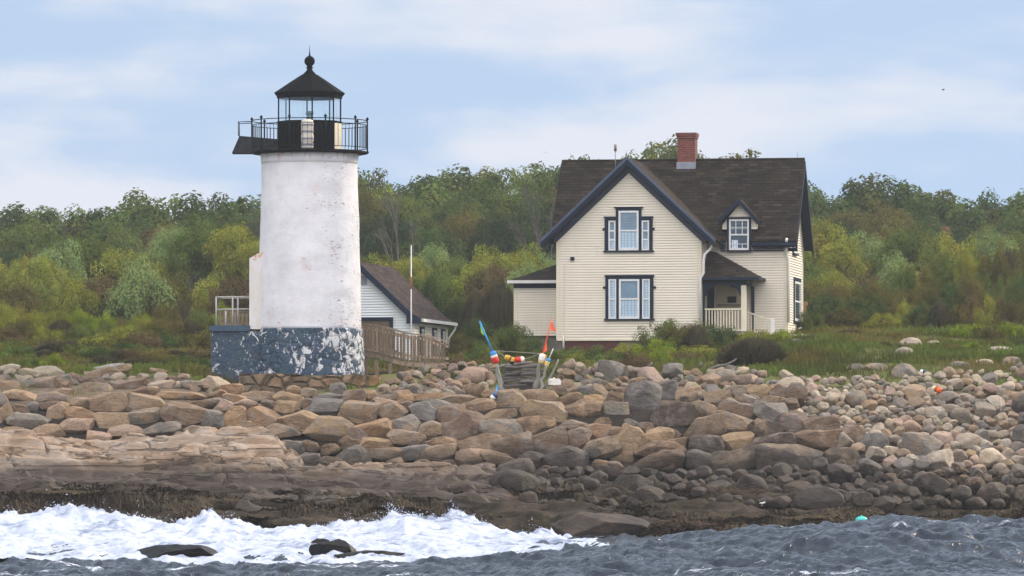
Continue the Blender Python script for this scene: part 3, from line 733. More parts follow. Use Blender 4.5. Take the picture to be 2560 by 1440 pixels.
def put(pts, colours, protos, name, cat, group, desc, seed, rowh, rowtxt, loose=None, maxn=300, flat=0.75):
    rng = random.Random(seed)
    big = sorted(pts, key=lambda q: -q[3]); ind = big[:maxn]; rest = big[maxn:]
    bands = {}
    for q in ind: bands.setdefault(int(q[1] // rowh), []).append(q)
    keys = sorted(bands)
    for bi, b in enumerate(keys):
        lst = sorted(bands[b])
        for k, (px, py, Y, s) in enumerate(lst):
            c = rng.choice(colours); m = s / 2 * Y / F
            x = xz(px, Y); g = tz(x, Y); z = max(zz(py, Y), g + 0.15 * m) if abs(zz(py, Y) - g) < 0.8 else g + 0.3 * m
            rot = (rng.uniform(-.35, .35), rng.uniform(-.35, .35), rng.uniform(0, 6.28))
            sz = 'large' if s > 55 else ('small' if s < 24 else 'medium')
            rock_obj(name, rng.choice(protos), (x, Y, z), c, f"{sz} {c} {desc}, {ordn(k + 1)} from left in {rowtxt[min(bi, len(rowtxt) - 1)]}", cat, group,
                     rot, (m * rng.uniform(.9, 1.1), m * rng.uniform(.8, 1.05), m * rng.uniform(.8, 1.1) * flat / 0.72), 0.14, seed + k * 13 + b)
    if rest and loose:
        Vs, Fs, n = [], [], 0
        for (px, py, Y, s) in rest:
            pm = rng.choice(protos); co = np.empty(len(pm.vertices) * 3); pm.vertices.foreach_get('co', co); co = co.reshape(-1, 3)
            m = s / 2 * Y / F; a = rng.uniform(0, 6.28); ca, sa = math.cos(a), math.sin(a)
            x = xz(px, Y); g = tz(x, Y)
            co = co * m; co = np.stack([co[:, 0] * ca - co[:, 1] * sa + x, co[:, 0] * sa + co[:, 1] * ca + Y, co[:, 2] + g + 0.25 * m], 1)
            Vs.append(co); Fs.append(ICO4[1] + n); n += len(co)
        o = link(loose, mesh_np(loose, np.concatenate(Vs), np.concatenate(Fs), True), M['rock']); o.color = s2l(*RC['pale'])
        tag(o, 'loose small stones filling the gaps of the shore', 'stones', kind='stuff')
# right beach of rounded stones
def bz(r):
    while True:
        px = r.uniform(1810, 2600); py = r.uniform(912, 1190)
        lo = np.interp(px, [1810, 1900, 2000, 2150, 2400, 2600], [925, 930, 945, 945, 930, 905])
        hi = np.interp(px, [1810, 1870, 1960, 2080, 2250, 2600], [965, 1010, 1055, 1090, 1170, 1175])
        if lo < py < hi: return px, py
bp = scatter(bz, 760, 25, 78, None, None, '', '', '', '', 5, 0.40, yfun=Ybeach, bands=lambda px, py: float(np.interp(py, [920, 980, 1100, 1180], [0.68, 0.85, 1.4, 1.7])))
put(bp, ['pale', 'pale', 'grey', 'tan', 'pale', 'grey', 'pale', 'pinkish'], PROTO + PROTA[:7], 'beach_stone', 'beach stone', 'rounded stones of the right beach', 'rounded beach stone', 31, 22,
    [f'{w} strip of the right beach' for w in ('top', 'second', 'third', 'fourth', 'fifth', 'sixth', 'seventh', 'eighth', 'ninth', 'tenth', 'eleventh', 'twelfth', 'thirteenth')], 'beach_pebbles')
# middle tier behind the wall
def mz(r):
    while True:
        px = r.uniform(955, 1860); py = r.uniform(905, 995)
        if 1225 < px < 1400 and py > 900: continue
        lo = np.interp(px, [955, 1000, 1080, 1110, 1500, 1600, 1850], [965, 940, 920, 908, 915, 930, 925])
        if py > lo: return px, py
def lz_(r):
    while True:
        px = r.uniform(-30, 560); py = r.uniform(925, 985)
        if py > np.interp(px, [0, 200, 540], [925, 940, 965]): return px, py
lp = scatter(lz_, 46, 34, 110, None, None, '', '', '', '', 16, 0.5, yfun=Ybeach)
put(lp, ['pale', 'grey', 'tan', 'pale', 'brown'], PROTA, 'rubble_stone', 'rubble stone', 'rubble stones left of the tower', 'half buried stone', 43, 22,
    [f'{w} rubble row left of the tower' for w in ('top', 'second', 'third', 'lowest')])
mp = scatter(mz, 230, 30, 84, None, None, '', '', '', '', 6, 0.36, yfun=Ybeach)
put(mp, ['grey', 'pale', 'brown', 'tan', 'pinkish', 'grey'], PROTA, 'rubble_stone', 'rubble stone', 'rubble stones behind the sea wall', 'broken stone', 41, 24,
    [f'{w} rubble row behind sea wall' for w in ('top', 'second', 'third', 'lowest')])
# dark wet boulders at the foot
def dz(r):
    while True:
        px = r.uniform(1160, 2600); py = r.uniform(1150, 1262)
        lo = np.interp(px, [1160, 1500, 1800, 2100, 2250, 2600], [1185, 1170, 1185, 1160, 1180, 1170])
        if py > lo: return px, py
def Ydark(px, py): return float(np.interp(py, [1150, 1200, 1262], [161.5, 158.5, 155.2]))
dp_ = scatter(dz, 190, 44, 150, None, None, '', '', '', '', 8, 0.36, yfun=Ydark, bands=lambda px, py: 0.9)
put(dp_, ['dark grey', 'dark brown', 'dark brown', 'dark grey', 'brown'], PROTO, 'wet_boulder', 'wet boulder', 'dark wet boulders at the foot of the wall', 'wet sea-worn boulder', 51, 30,
    [f'{w} row of wet boulders' for w in ('top', 'second', 'third', 'lowest')], flat=0.7)
# pale field stones in the right meadow and rocks at the left grass edge
for k, (px, py, w, h, c, ds) in enumerate([(2275, 872, 60, 34, 'pale', 'pair of pale stones in the meadow'), (2262, 885, 46, 26, 'pale', 'low pale stone under the meadow pair'), (2500, 882, 72, 26, 'pale', 'long pale ledge stone in the meadow near the right edge'),
        (2030, 910, 40, 20, 'pale', 'pointed pale stone below the right house corner'), (2140, 928, 46, 22, 'grey', 'small grey stone at the meadow edge'), (2190, 930, 60, 26, 'grey', 'broad grey stone at the meadow edge'),
        (2262, 940, 66, 50, 'grey', 'round grey boulder standing out at the top of the beach'), (2335, 868, 40, 18, 'pale', 'small pale stone beside the meadow pair'), (1710, 912, 84, 20, 'pale', 'bleached flat rock at the rear of the rubble'), (1995, 838, 70, 22, 'pale', 'low pale outcrop under the right house corner'),
        (2460, 915, 50, 24, 'pale', 'pale stone above the right beach'), (2530, 912, 50, 30, 'grey', 'grey stone above the right beach by the photo edge'), (2400, 925, 54, 22, 'grey', 'flat grey stone above the orange float'),
        (1990, 850, 30, 12, 'grey', 'small grey stone below the outcrop')]):
    Y = float(np.interp(py, [830, 860, 890, 915, 945], [203, 195, 186.5, 181, 176])); m = Y / F; x = xz(px, Y)
    rm = rock_mesh('field_stone', w / 2 * m, h / 2 * m * 1.1, w / 2 * m * 0.8, 700 + k, 5, ico=ICO4, sq=.85)
    rock_obj('field_stone', rm, (x, Y, tz(x, Y) + h * 0.1 * m), c, ds, 'stone', None, seed=k)

# bedrock ledge, tan, lower left, in front of the wall
def ledge_make(name, x0, x1, y0, y1, topf, seed, label, mat='ledge', res=0.05):
    X = np.arange(x0, x1, res); Yg = np.arange(y0, y1, res * 1.1)
    gx, gy = np.meshgrid(X, Yg)
    u = (gx - x0) / (x1 - x0); v = (gy - y0) / (y1 - y0)
    edge = 0.5 * vnoise(gx * 0.5, gy * 0.6, seed) + 0.3 * vnoise(gx * 1.3, gy * 1.4, seed)
    sh = sstep(0.0, 0.10, u + edge * 0.03) * sstep(0.0, 0.16, 1 - u + edge * 0.05)
    sh = sh * sstep(0.0, 0.22, 1.03 - u - 0.12 * fbm(gx * .5, gy * .9, seed + 2, 3) - .06 * v)
    z = topf(gx, gy, u, v)
    s = ridged(gx * 0.28 + gy * 0.25, gy * 0.9 - gx * 0.12, seed, 4) - 0.62
    z = z + s * 0.9 + fbm(gx * 0.7, gy * 1.4, seed + 3, 5) * 0.42 + (ridged(gx * 1.6, gy * 2.4, seed, 3) - .6) * .16
    q = z * 3.4 + gx * 0.12; fr = q - np.floor(q)
    z = 0.55 * z + 0.45 * ((np.floor(q) + sstep(0.2, 0.6, fr)) - gx * 0.12) / 3.4
    cr = np.abs(vnoise(gx * 0.55 + gy * .3, gy * 0.5, seed + 9)); z = z - 0.22 * np.exp(-(cr / 0.03) ** 2)
    z = z + fbm(gx * 4, gy * 4, seed, 3) * 0.03
    base = terrain(gx, gy) - 0.8
    z = base + (z - base) * sh * sstep(0, 0.06, v) * sstep(0, 0.05, 1 - v)
    V = np.stack([gx.ravel(), gy.ravel(), z.ravel()], 1); nx, ny = len(X), len(Yg)
    i = (np.arange(ny - 1)[:, None] * nx + np.arange(nx - 1)[None, :]).ravel()
    c = V.mean(0)
    return tag(link(name, mesh_np(name, V - c, np.stack([i, i + 1, i + nx + 1, i + nx], 1), True), M[mat], None, Vector(c)), label, 'rock ledge')
ledge_make('bedrock_ledge', -17.5, -4.6, 156.2, 164.4, lambda x, y, u, v: 1.25 + 1.5 * sstep(0.02, 0.9, v) + 0.2 * np.sin(x * 0.7 + 1), 2.3,
           'broad tan bedrock ledge with cracks, in front of the left half of sea wall')
ledge_make('bedrock_ledge', -9.0, 1.8, 153.8, 160.8, lambda x, y, u, v: 0.75 + 1.0 * sstep(0, 0.8, v) - 0.25 * sstep(.7, 1, u), 6.1,
           'low dark wet ledge sloping right below the middle of sea wall')
# black rocks awash in the foam
for k, (px, py, Y, w, h, lb) in enumerate([(440, 1398, 119, 215, 34, 'long black rock awash in the foam at the left'), (830, 1392, 121, 120, 46, 'black weedy rock awash in the foam below the tower'), (930, 1402, 120.4, 190, 26, 'low black rock trailing right of the weedy rock in the foam'), (800, 1362, 125, 50, 12, 'small black rock tip showing in the foam'),
        (1500, 1325, 147.5, 250, 90, 'large brown weed-covered boulder at the right end of the foam'), (1690, 1330, 150, 60, 30, 'pale slanted stone at the water edge')]):
    m = Y / F; x = xz(px, Y)
    rm = rock_mesh('sea_rock', w / 2 * m, h / 2 * m, w * 0.3 * m, 800 + k, 12, sq=.85, rough=0.05)
    o = rock_obj('sea_rock', rm, (x, Y, zz(py, Y)), 'dark brown' if k != 5 else 'brown', lb, 'sea rock', None, seed=k)
    if k < 4: o.data.materials[0] = M['black_rock']; o.location.z += .09 + (.05 if k < 2 else 0); o.scale.z = 1.25
# ================================================================== LIGHTHOUSE
LY = 180.0; LX = xz(774, LY); LB = zz(960, LY); PX = LY / F        # metres per photo pixel at the tower
def lz(py): return zz(py, LY) - LB
def lx(px): return (px - 774) * PX
lh = empty('lighthouse', (LX, LY, LB), 0, 'white tapered lighthouse tower with black lantern and peeling blue stone base', 'lighthouse')
prof = [(1.79, lz(826)), (1.785, lz(760)), (1.745, lz(640)), (1.70, lz(540)), (1.665, lz(450)), (1.65, lz(412)), (1.655, lz(409)), (1.68, lz(408)), (1.665, lz(404)), (1.70, lz(400)), (1.675, lz(397)), (1.70, lz(391)), (1.74, lz(385))]
P2 = []
for a, b in zip(prof, prof[1:]):
    n = max(1, int(abs(b[1] - a[1]) / 0.12))
    P2 += [(a[0] + (b[0] - a[0]) * t / n, a[1] + (b[1] - a[1]) * t / n) for t in range(n)]
P2.append(prof[-1])
m = MB().lathe(P2, 120)
Vt = np.array(m.v); a = np.arctan2(Vt[:, 0], Vt[:, 1]); d = fbm(Vt[:, 0] * 1.2, Vt[:, 1] * 1.2, Vt[:, 2] * 1.6, 4) * 0.03
Vt[:, 0] += np.sin(a) * d; Vt[:, 1] += np.cos(a) * d; Vt[:, 2] += np.where(Vt[:, 2] < lz(815), fbm(Vt[:, 0] * 2, Vt[:, 1] * 2, 3, 3) * 0.06, 0)
m.v = [tuple(v) for v in Vt]; m.build('tower_wall', M['tower'], lh)
# base masonry (rough)
m = MB().lathe([(1.92, lz(958)), (1.90, lz(930)), (1.88, lz(900)), (1.86, lz(870)), (1.84, lz(845)), (1.83, lz(834)), (1.83, lz(824)), (1.6, lz(820))], 90)
Pb = []
m2 = MB(); pr = [(1.93 - 0.10 * i / 40, lz(958) + (lz(822) - lz(958)) * i / 40) for i in range(41)] + [(1.5, lz(821))]
m2.lathe(pr, 220)
Vt = np.array(m2.v); a = np.arctan2(Vt[:, 0], Vt[:, 1]); ang = a * 1.85
d = -0.05 * (1 - sstep(0.0, 0.12, np.abs(vnoise(ang * 1.5, Vt[:, 2] * 1.8, 3)))) + fbm(ang * 2.5, Vt[:, 2] * 3, 1, 4) * 0.05
Vt[:, 0] += np.sin(a) * d; Vt[:, 1] += np.cos(a) * d
m2.v = [tuple(v) for v in Vt]; m2.build('stone_base', M['blue'], lh)
# annex (covered entry) at the left rear
ax0, ax1 = lx(626), lx(690)
m = MB(); y0, y1 = -0.75, 1.5
m.prism([(ax0, y0, lz(824)), (ax0, y0, lz(648)), (lx(652), y0, lz(633)), (ax1, y0, lz(620)), (ax1, y0, lz(824))], (0, y1 - y0, 0))
m.build('entry_annex', M['annex'], lh)
# blue masonry block with cap
m = MB(); bx0, bx1 = lx(531), lx(650)
m.box(bx0, lx(668), -0.75, 1.9, lz(972), lz(829))
m.build('side_block', M['blue_less'], lh)
m = MB().box(lx(527), lx(628), -0.83, 2.0, lz(829), lz(815)); m.build('block_cap', M['blue_cap'], lh)
MB().tube([(lx(634), -1.12, lz(833)), (lx(648), -1.45, lz(848)), (lx(652), -1.62, lz(856))], 0.014).tube([(lx(672), -1.5, lz(832)), (lx(662), -1.6, lz(836)), (lx(655), -1.66, lz(842))], 0.012).build('drain_pipe', M['pipe_white'], lh)
# gallery
gr = 2.05
m = MB().lathe([(1.72, lz(387)), (gr - 0.12, lz(387)), (gr - 0.02, lz(385)), (gr, lz(382)), (gr, lz(379)), (0.5, lz(379))], 10, rot=math.radians(18 + 36 * 0 - 36))
m.build('gallery_deck', M['deck_iron'], lh)
def ringpt(r, deg, z): a = math.radians(deg); return (r * math.sin(a), -r * math.cos(a), z)
rr = 2.0; zd = lz(379); zt = lz(302)
for k in range(10):
    d = -90 + 36 * k
    p = MB().tube([ringpt(rr, d, zd), ringpt(rr, d, zt + 0.02)], 0.026)
    p.lathe([(0.0, zt + 0.0), (0.05, zt + 0.03), (0.055, zt + 0.06), (0.03, zt + 0.10), (0.0, zt + 0.13)], 10, c=(ringpt(rr, d, 0)[0], ringpt(rr, d, 0)[1]), close=False)
    p.build('railing_post', M['iron_rail'], lh)
for (py, r) in ((303, 0.017), (314, 0.014), (371, 0.014)):
    z = lz(py); MB().tube([ringpt(rr, i * 6, z) for i in range(61)], r, 6, cap=False).build('railing_ring', M['iron_rail'], lh)
for k in range(80):
    d = -90 + 4.5 * k
    if k % 8 == 0: continue
    MB().tube([ringpt(rr, d, lz(371)), ringpt(rr, d, lz(314))], 0.0085, 5).build('baluster', M['iron_rail'], lh)
# lantern room octagon; corners 7 degrees right of the view line
OC = [7 + 45 * k for k in range(8)]
def octring(m, prof_, close=True): m.lathe(prof_, 8, rot=math.radians(7), smooth=False, close=close)
R0 = 80 * PX
m = MB(); octring(m, [(R0, lz(379)), (R0, lz(308)), (R0 + 0.03, lz(307)), (R0 + 0.03, lz(304)), (R0 - 0.08, lz(304))])
m.build('lantern_wall', M['iron'], lh)
# sunlit right facet of the lantern wall, its light put in as a pale panel
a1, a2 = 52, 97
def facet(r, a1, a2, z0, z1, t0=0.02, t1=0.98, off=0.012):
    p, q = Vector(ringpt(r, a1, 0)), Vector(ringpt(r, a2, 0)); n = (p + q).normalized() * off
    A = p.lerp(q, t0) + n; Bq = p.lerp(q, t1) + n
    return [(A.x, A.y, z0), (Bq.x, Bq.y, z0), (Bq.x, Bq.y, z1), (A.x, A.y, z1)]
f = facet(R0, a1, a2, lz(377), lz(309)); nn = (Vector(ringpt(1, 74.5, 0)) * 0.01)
MB().prism(f, nn).build('lit_facet', M['cream_trim'], lh)
zt0, zt1 = lz(303.5), lz(246)
for k in range(8):
    c = ringpt(R0 - 0.03, OC[k], 0)
    m = MB().tube([(c[0], c[1], zt0 - .02), (c[0], c[1], zt1 + .02)], 0.028, 6, smooth=False); m.build('mullion', M['iron'], lh)
    MB().prism(facet(R0 - 0.04, OC[k], OC[k] + 45, zt0, zt1, 0.03, 0.97, 0), tuple(Vector(ringpt(1, OC[k] + 22.5, 0)) * 0.01)).build('lantern_pane', M['lantern_glass'], lh)
m = MB(); octring(m, [(R0 + 0.0, lz(247)), (R0 + 0.03, lz(246)), (R0 + 0.03, lz(241)), (R0 + 0.07, lz(239)), (1.2, lz(236)), (1.235, lz(233)), (1.2, lz(231)), (0.95, lz(219)), (0.6, lz(202)), (0.3, lz(188)), (0.2, lz(184)), (0.01, lz(183))])
rf = m.build('lantern_roof', M['iron'], lh)
fin = MB()
prof = [(0.19, lz(185)), (0.19, lz(182)), (0.12, lz(178)), (0.085, lz(172)), (0.13, lz(170)), (0.13, lz(169)), (0.08, lz(167)), (0.10, lz(166))]
zc, rb = lz(153), 0.183
prof += [(rb * math.sin(t), zc - rb * math.cos(t)) for t in np.linspace(0.6, 2.9, 12)] + [(0.03, lz(138)), (0.012, lz(128)), (0.003, lz(112))]
fin.lathe(prof, 24); fin.build('finial', M['iron'], rf)
# beacon
m = MB().lathe([(0.06, lz(305)), (0.06, lz(300)), (0.12, lz(299)), (0.115, lz(290)), (0.10, lz(287)), (0.14, lz(286)), (0.13, lz(279)), (0.08, lz(278))], 20); m.build('beacon_lamp', M['lens'], lh)
# wrapped drum against the lantern wall
m = MB(); cx_, cy_ = lx(772), -R0 - 0.17
m.lathe([(0.19, lz(377)), (0.215, lz(372)), (0.185, lz(362)), (0.215, lz(358)), (0.22, lz(345)), (0.20, lz(340)), (0.21, lz(325)), (0.215, lz(312)), (0.19, lz(306)), (0.10, lz(304))], 20, c=(cx_, cy_))
m.build('fog_signal_drum', M['plastic_cover'], lh)
for py in (318, 334, 352, 366): MB().lathe([(0.222, lz(py + 2)), (0.226, lz(py)), (0.222, lz(py - 2))], 20, c=(cx_, cy_), close=False).build('drum_strap', M['lead'], lh)
# hatch platform on the left
m = MB()
m.prism([(lx(581), -0.35, lz(384)), (lx(600), -0.35, lz(341)), (lx(694), -0.35, lz(349)), (lx(694), -0.35, lz(384))], (0, 0.05, 0))
m.prism([(lx(581), 0.45, lz(384)), (lx(600), 0.45, lz(341)), (lx(694), 0.45, lz(349)), (lx(694), 0.45, lz(384))], (0, 0.05, 0))
m.prism([(lx(581), -0.30, lz(384)), (lx(600), -0.30, lz(341)), (lx(600), -0.30, lz(343.5)), (lx(583), -0.30, lz(384))], (0, 0.75, 0))
m.build('hatch_board', M['hatch'], lh)
MB().tube([(lx(597), -0.3, lz(341)), (lx(597), -0.3, lz(306)), (lx(630), -0.3, lz(305))], 0.018, 6).tube([(lx(597), .42, lz(341)), (lx(597), .42, lz(307)), (lx(630), .42, lz(306))], 0.018, 6).tube([(lx(597), -0.3, lz(306)), (lx(597), .42, lz(307))], .018, 6).build('hatch_rail', M['iron_rail'], lh)

# rubble retaining wall below the tower
m = MB(); x0, x1 = xz(597, 178), xz(950, 178)
rw = empty('rubble_wall', (x0, 177.2, zz(992, 177.2)), 0, 'low brown rubble stone wall under the lighthouse, lichen covered at its right end', 'stone wall')
def rubble_block():
    nx, nz, ny = 150, 26, 26; W = x1 - x0; H = zz(937, 177.2) - zz(992, 177.2); D = 1.6; V = []; Fq = []
    def sheet(fn, na, nb):
        k = len(V)
        for j in range(nb):
            for i in range(na): V.append(fn(i / (na - 1), j / (nb - 1)))
        for j in range(nb - 1):
            for i in range(na - 1): Fq.append((k + j * na + i, k + j * na + i + 1, k + (j + 1) * na + i + 1, k + (j + 1) * na + i))
    sheet(lambda a, b: (a * W, 0, b * H), nx, nz); sheet(lambda a, b: (a * W, b * D, H), nx, ny); sheet(lambda a, b: (W, a * D, b * H), ny, nz); sheet(lambda a, b: (0, a * D, b * H), ny, nz)
    P = np.array(V); nz1 = fbm(P[:, 0] * 1.8, P[:, 1] * 1.8, P[:, 2] * 2.2, 4)
    P[:, 1] += nz1 * 0.10; P[:, 2] += fbm(P[:, 0] * 1.5, P[:, 1], P[:, 2], 3) * 0.07; P[:, 0] += fbm(P[:, 0], P[:, 1] * 2, P[:, 2] * 2, 3) * 0.08
    return mesh_np('wall_stones', P, np.array(Fq), True)
link('wall_stones', rubble_block(), M['rubble'], rw)

# pipe railing on the blue block
pr_ = empty('pipe_railing', (xz(541, 180), 179.4, zz(815, 180)), 0, 'grey pipe railing on the cap of the blue block left of the tower', 'railing')
def pz(py): return zz(py, 179.6) - zz(815, 180)
def pxx(px): return (px - 541) * PX
for px, py0, y in ((543, 817, 0), (584, 814, 0), (592, 811, 1.3), (560, 817, 1.6)):
    MB().tube([(pxx(px), y, pz(py0) if py0 else 0), (pxx(px), y, pz(742 if px != 560 else 775))], 0.028, 8).build('post', M['grey_pipe'], pr_)
for py in (743, 774):
    MB().tube([(pxx(543), 0, pz(py)), (pxx(628), 0, pz(py - 1))], 0.024, 8).build('rail', M['grey_pipe'], pr_)
MB().tube([(pxx(543), 0, pz(743)), (pxx(555), 1.6, pz(743)), (pxx(628), 1.6, pz(742))], 0.02, 8).build('rail', M['grey_pipe'], pr_)

# wooden walkway (behind tower to the ramp on the right)
WK = empty('wooden_walkway', (xz(905, 183), 183, zz(915, 183)), 0, 'weathered brown wooden walkway with a picket railing curving down to the right of the lighthouse', 'walkway')
wo = WK.location.copy()
def wl(px, py, Y): v = pw(px, py, Y) - wo; return (v.x, v.y, v.z)
# path of the front edge: (px, Y, deck py, rail-top py)
WP = [(548, 185.4, 812, 776), (590, 185.2, 816, 778), (640, 184.6, 822, 784), (860, 183.4, 866, 806), (905, 183.0, 873, 811), (950, 183.2, 881, 818), (985, 183.7, 893, 828), (1015, 184.4, 900, 835), (1050, 185.6, 902, 838), (1080, 187.0, 904, 847), (1104, 188.6, 905, 858)]
def wint(px, c): return float(np.interp(px, [w[0] for w in WP], [w[c] for w in WP]))
m = MB()
for a, b in zip(WP[3:], WP[4:]):
    P = [wl(a[0], a[2], a[1]), wl(b[0], b[2], b[1])]
    q0 = (P[0][0] + 0.25, P[0][1] + 1.3, P[0][2]); q1 = (P[1][0] + 0.25, P[1][1] + 1.3, P[1][2])
    m.prism([P[0], P[1], q1, q0], (0, 0, -0.06))
    m.prism([P[0], P[1], (P[1][0], P[1][1], P[1][2] - .22), (P[0][0], P[0][1], P[0][2] - .22)], (0, 0.05, 0))
m.build('deck', M['old_wood'], WK)
def rails(off, names=True):
    for c, dz_ in ((3, 0), (3, 0.16), (2, 0.10)):
        for sg in (WP[:3], WP[3:]):
            pts = [wl(w[0], w[c], w[1]) for w in sg]
            pts = [(p[0] + off * 0.19, p[1] + off, p[2] - dz_ if c == 3 else p[2] + dz_) for p in pts]
            mm = MB()
            for p, q in zip(pts, pts[1:]):
                mm.prism([p, q, (q[0], q[1], q[2] + (0.045 if c == 3 and dz_ == 0 else .09)), (p[0], p[1], p[2] + (0.045 if c == 3 and dz_ == 0 else .09))], (0, 0.11 if dz_ == 0 and c == 3 else 0.04, 0))
            mm.build('handrail', M['old_wood'], WK)
rails(0.0)
rails(1.25)
rp = random.Random(4)
for px in list(np.arange(908, 1106, 8.6)) + list(np.arange(550, 628, 9.5)):
    Y = wint(px, 1); b = wl(px, wint(px, 2) + 3, Y); t_ = wl(px, wint(px, 3) + 1, Y); w_ = 0.042 * rp.uniform(0.8, 1.15)
    MB().box(b[0] - w_, b[0] + w_, b[1] - 0.035, b[1] - 0.003, b[2], t_[2] - 0.01).build('picket', M['old_wood'], WK)
for px in np.arange(912, 1100, 25.8):
    Y = wint(px, 1); b = wl(px, wint(px, 2) + 3, Y); t_ = wl(px, wint(px, 3) + 1, Y)
    MB().box(b[0] - .04 + .25, b[0] + .04 + .25, b[1] + 1.29, b[1] + 1.32, b[2], t_[2] - 0.02).build('picket', M['old_wood'], WK)
for px, pyb in ((915, 938), (942, 936), (975, 926), (1012, 922), (1030, 915), (1060, 915), (1098, 915)):
    Y = wint(px, 1) + 0.06
    for off in (0, 1.15):
        b = wl(px, pyb, Y + off); t_ = wl(px, wint(px, 2) + 6, Y)
        MB().box(b[0] - 0.07, b[0] + 0.07, b[1], b[1] + 0.14, b[2] - 0.3, t_[2]).build('support_post', M['old_wood'], WK)

# flagpole
fp = empty('flagpole', (xz(1028, 191), 191, tz(xz(1028, 191), 191) - 0.1), 0, 'tall thin white pole with a rusty middle, standing in front of the small white shed', 'pole')
h = zz(612, 191) - fp.location.z; hr0 = zz(722, 191) - fp.location.z; hr1 = zz(692, 191) - fp.location.z
MB().tube([(0, 0, 0), (0, 0, h * .45), (0, 0, h)], [0.028, 0.025, 0.016], 8).build('mast', M['pipe_white'], fp)
MB().tube([(0, 0, hr0), (0, 0, hr1)] , 0.0285, 8).build('rusty_sleeve', paint('rusty sleeve', (150, 96, 66), .8, .3, 12), fp)
# ================================================================== HOUSE
class Fr:
    """building frame: u along the front, v away from the sea, z up; turned clockwise by a"""
    def __init__(s, px, Y, a, zb):
        s.oy = Y; s.ox = xz(px, Y); s.a = math.radians(a); s.c = math.cos(s.a); s.s = math.sin(s.a); s.zb = zb
    def front(s, px, py, v=0.0):
        k = (px - CAMX) / F
        u = (k * (s.oy + v * s.c) - s.ox - v * s.s) / (s.c + k * s.s)
        return u, zz(py, s.oy - u * s.s + v * s.c) - s.zb
    def side(s, px, py, u):
        k = (px - CAMX) / F      # ox+u c+v s = k (oy - u s + v c)
        v = (k * (s.oy - u * s.s) - s.ox - u * s.c) / (s.s - k * s.c)
        return v, zz(py, s.oy - u * s.s + v * s.c) - s.zb
    def root(s, name, label, cat):
        return empty(name, (s.ox, s.oy, s.zb), -s.a, label, cat)
def ffront(v0): return lambda a, b, c: (a, v0 - c, b)
def fright(u0): return lambda a, b, c: (u0 + c, a, b)
def clap(m, f, wf, b0, b1, pitch=0.102, lip=0.042):
    pitch = 0.102; b = math.floor(b0 / pitch) * pitch
    while b < b1 - 1e-6:
        t = min(b + pitch, b1)
        l0, r0 = wf(b); l1, r1 = wf(t)
        if r0 - l0 > 0.02:
            if r1 < l1: l1 = r1 = (l0 + r0) / 2
            m.quad(f(l0, b, lip), f(r0, b, lip), f(r1, t, 0.004), f(l1, t, 0.004))
            m.quad(f(l0, b, 0.004), f(r0, b, 0.004), f(r0, b, lip), f(l0, b, lip))
        b = t
def fbox(m, f, a0, a1, b0, b1, c0, c1): m.box(a0, a1, b0, b1, c0, c1, M=f)
def sash(parent, f, a0, a1, b0, b1, rows=(0.5,), cols=(), lower=0.5, fw=0.075, c=0.03, kind='curtain', mun=None):
    """a double hung sash with glass; children of the window"""
    m = MB()
    fbox(m, f, a0, a0 + fw, b0, b1, c, c + .05); fbox(m, f, a1 - fw, a1, b0, b1, c, c + .05)
    fbox(m, f, a0 + fw, a1 - fw, b1 - fw, b1, c, c + .05); fbox(m, f, a0 + fw, a1 - fw, b0, b0 + fw * 1.2, c, c + .05)
    for r in rows:
        bb = b0 + (b1 - b0) * r; fbox(m, f, a0 + fw, a1 - fw, bb - 0.03, bb + 0.03, c, c + .045)
    for (ca, r0, r1) in cols:
        aa = a0 + (a1 - a0) * ca; fbox(m, f, aa - .014, aa + .014, b0 + (b1 - b0) * r0, b0 + (b1 - b0) * r1, c, c + .035)
    for (rb, ) in (mun or ()):
        bb = b0 + (b1 - b0) * rb; fbox(m, f, a0 + fw, a1 - fw, bb - .013, bb + .013, c, c + .035)
    m.build('sash_frame', M['white_trim'], parent)
    bm_ = b0 + (b1 - b0) * lower
    if kind == 'curtain':
        q = MB(); fbox(q, f, a0 + fw * .5, a1 - fw * .5, b0 + fw * .5, bm_, c + .002, c + .008); q.build('curtain', M['curtain'], parent)
        q = MB(); fbox(q, f, a0 + fw * .5, a1 - fw * .5, bm_, b1 - fw * .5, c + .002, c + .008); q.build('room_backing', M['room_backing'], parent)
    else:
        q = MB(); fbox(q, f, a0 + fw * .5, a1 - fw * .5, b0 + fw * .5, b1 - fw * .5, c + .002, c + .006); q.build('room_backing', M[kind], parent)  # flat sheet behind the glass, painted with the room's dimness
    q = MB(); fbox(q, f, a0 + fw, a1 - fw, b0 + fw, b1 - fw, c + .014, c + .02); q.build('pane', M['glass'], parent)

H = Fr(1393, 205.0, 9.5, 6.25)
hs = H.root('house', 'cream clapboard house with navy trim, dark shingled roof and red brick chimney', 'house')
def hf(px, py, v=0.0): return H.front(px, py, v)
W1 = hf(1752, 700)[0]; VM = 2.2
UR = hf(1968, 700, VM)[0]
VB, _ = H.side(2006, 700, UR)
zsill = hf(1500, 848)[1]; zw = hf(1393, 604)[1]
zEave = hf(1900, 602, VM - .3)[1]
RV = (VM + VB) / 2
zR = hf(1700, 399, RV)[1]
sl = (zR - zEave) / (RV - (VM - 0.35))
# wing gable geometry
uc = W1 / 2; zA = hf(1568, 393, -0.4)[1]; hw = (hf(1790, 600, -.4)[0] - hf(1357, 600, -.4)[0]) / 2; zT = hf(1357, 600, -.4)[1]
wsl = (zA - zT) / hw
print('house', W1, UR, VB, RV, zR, sl, zA, hw, wsl, zsill)
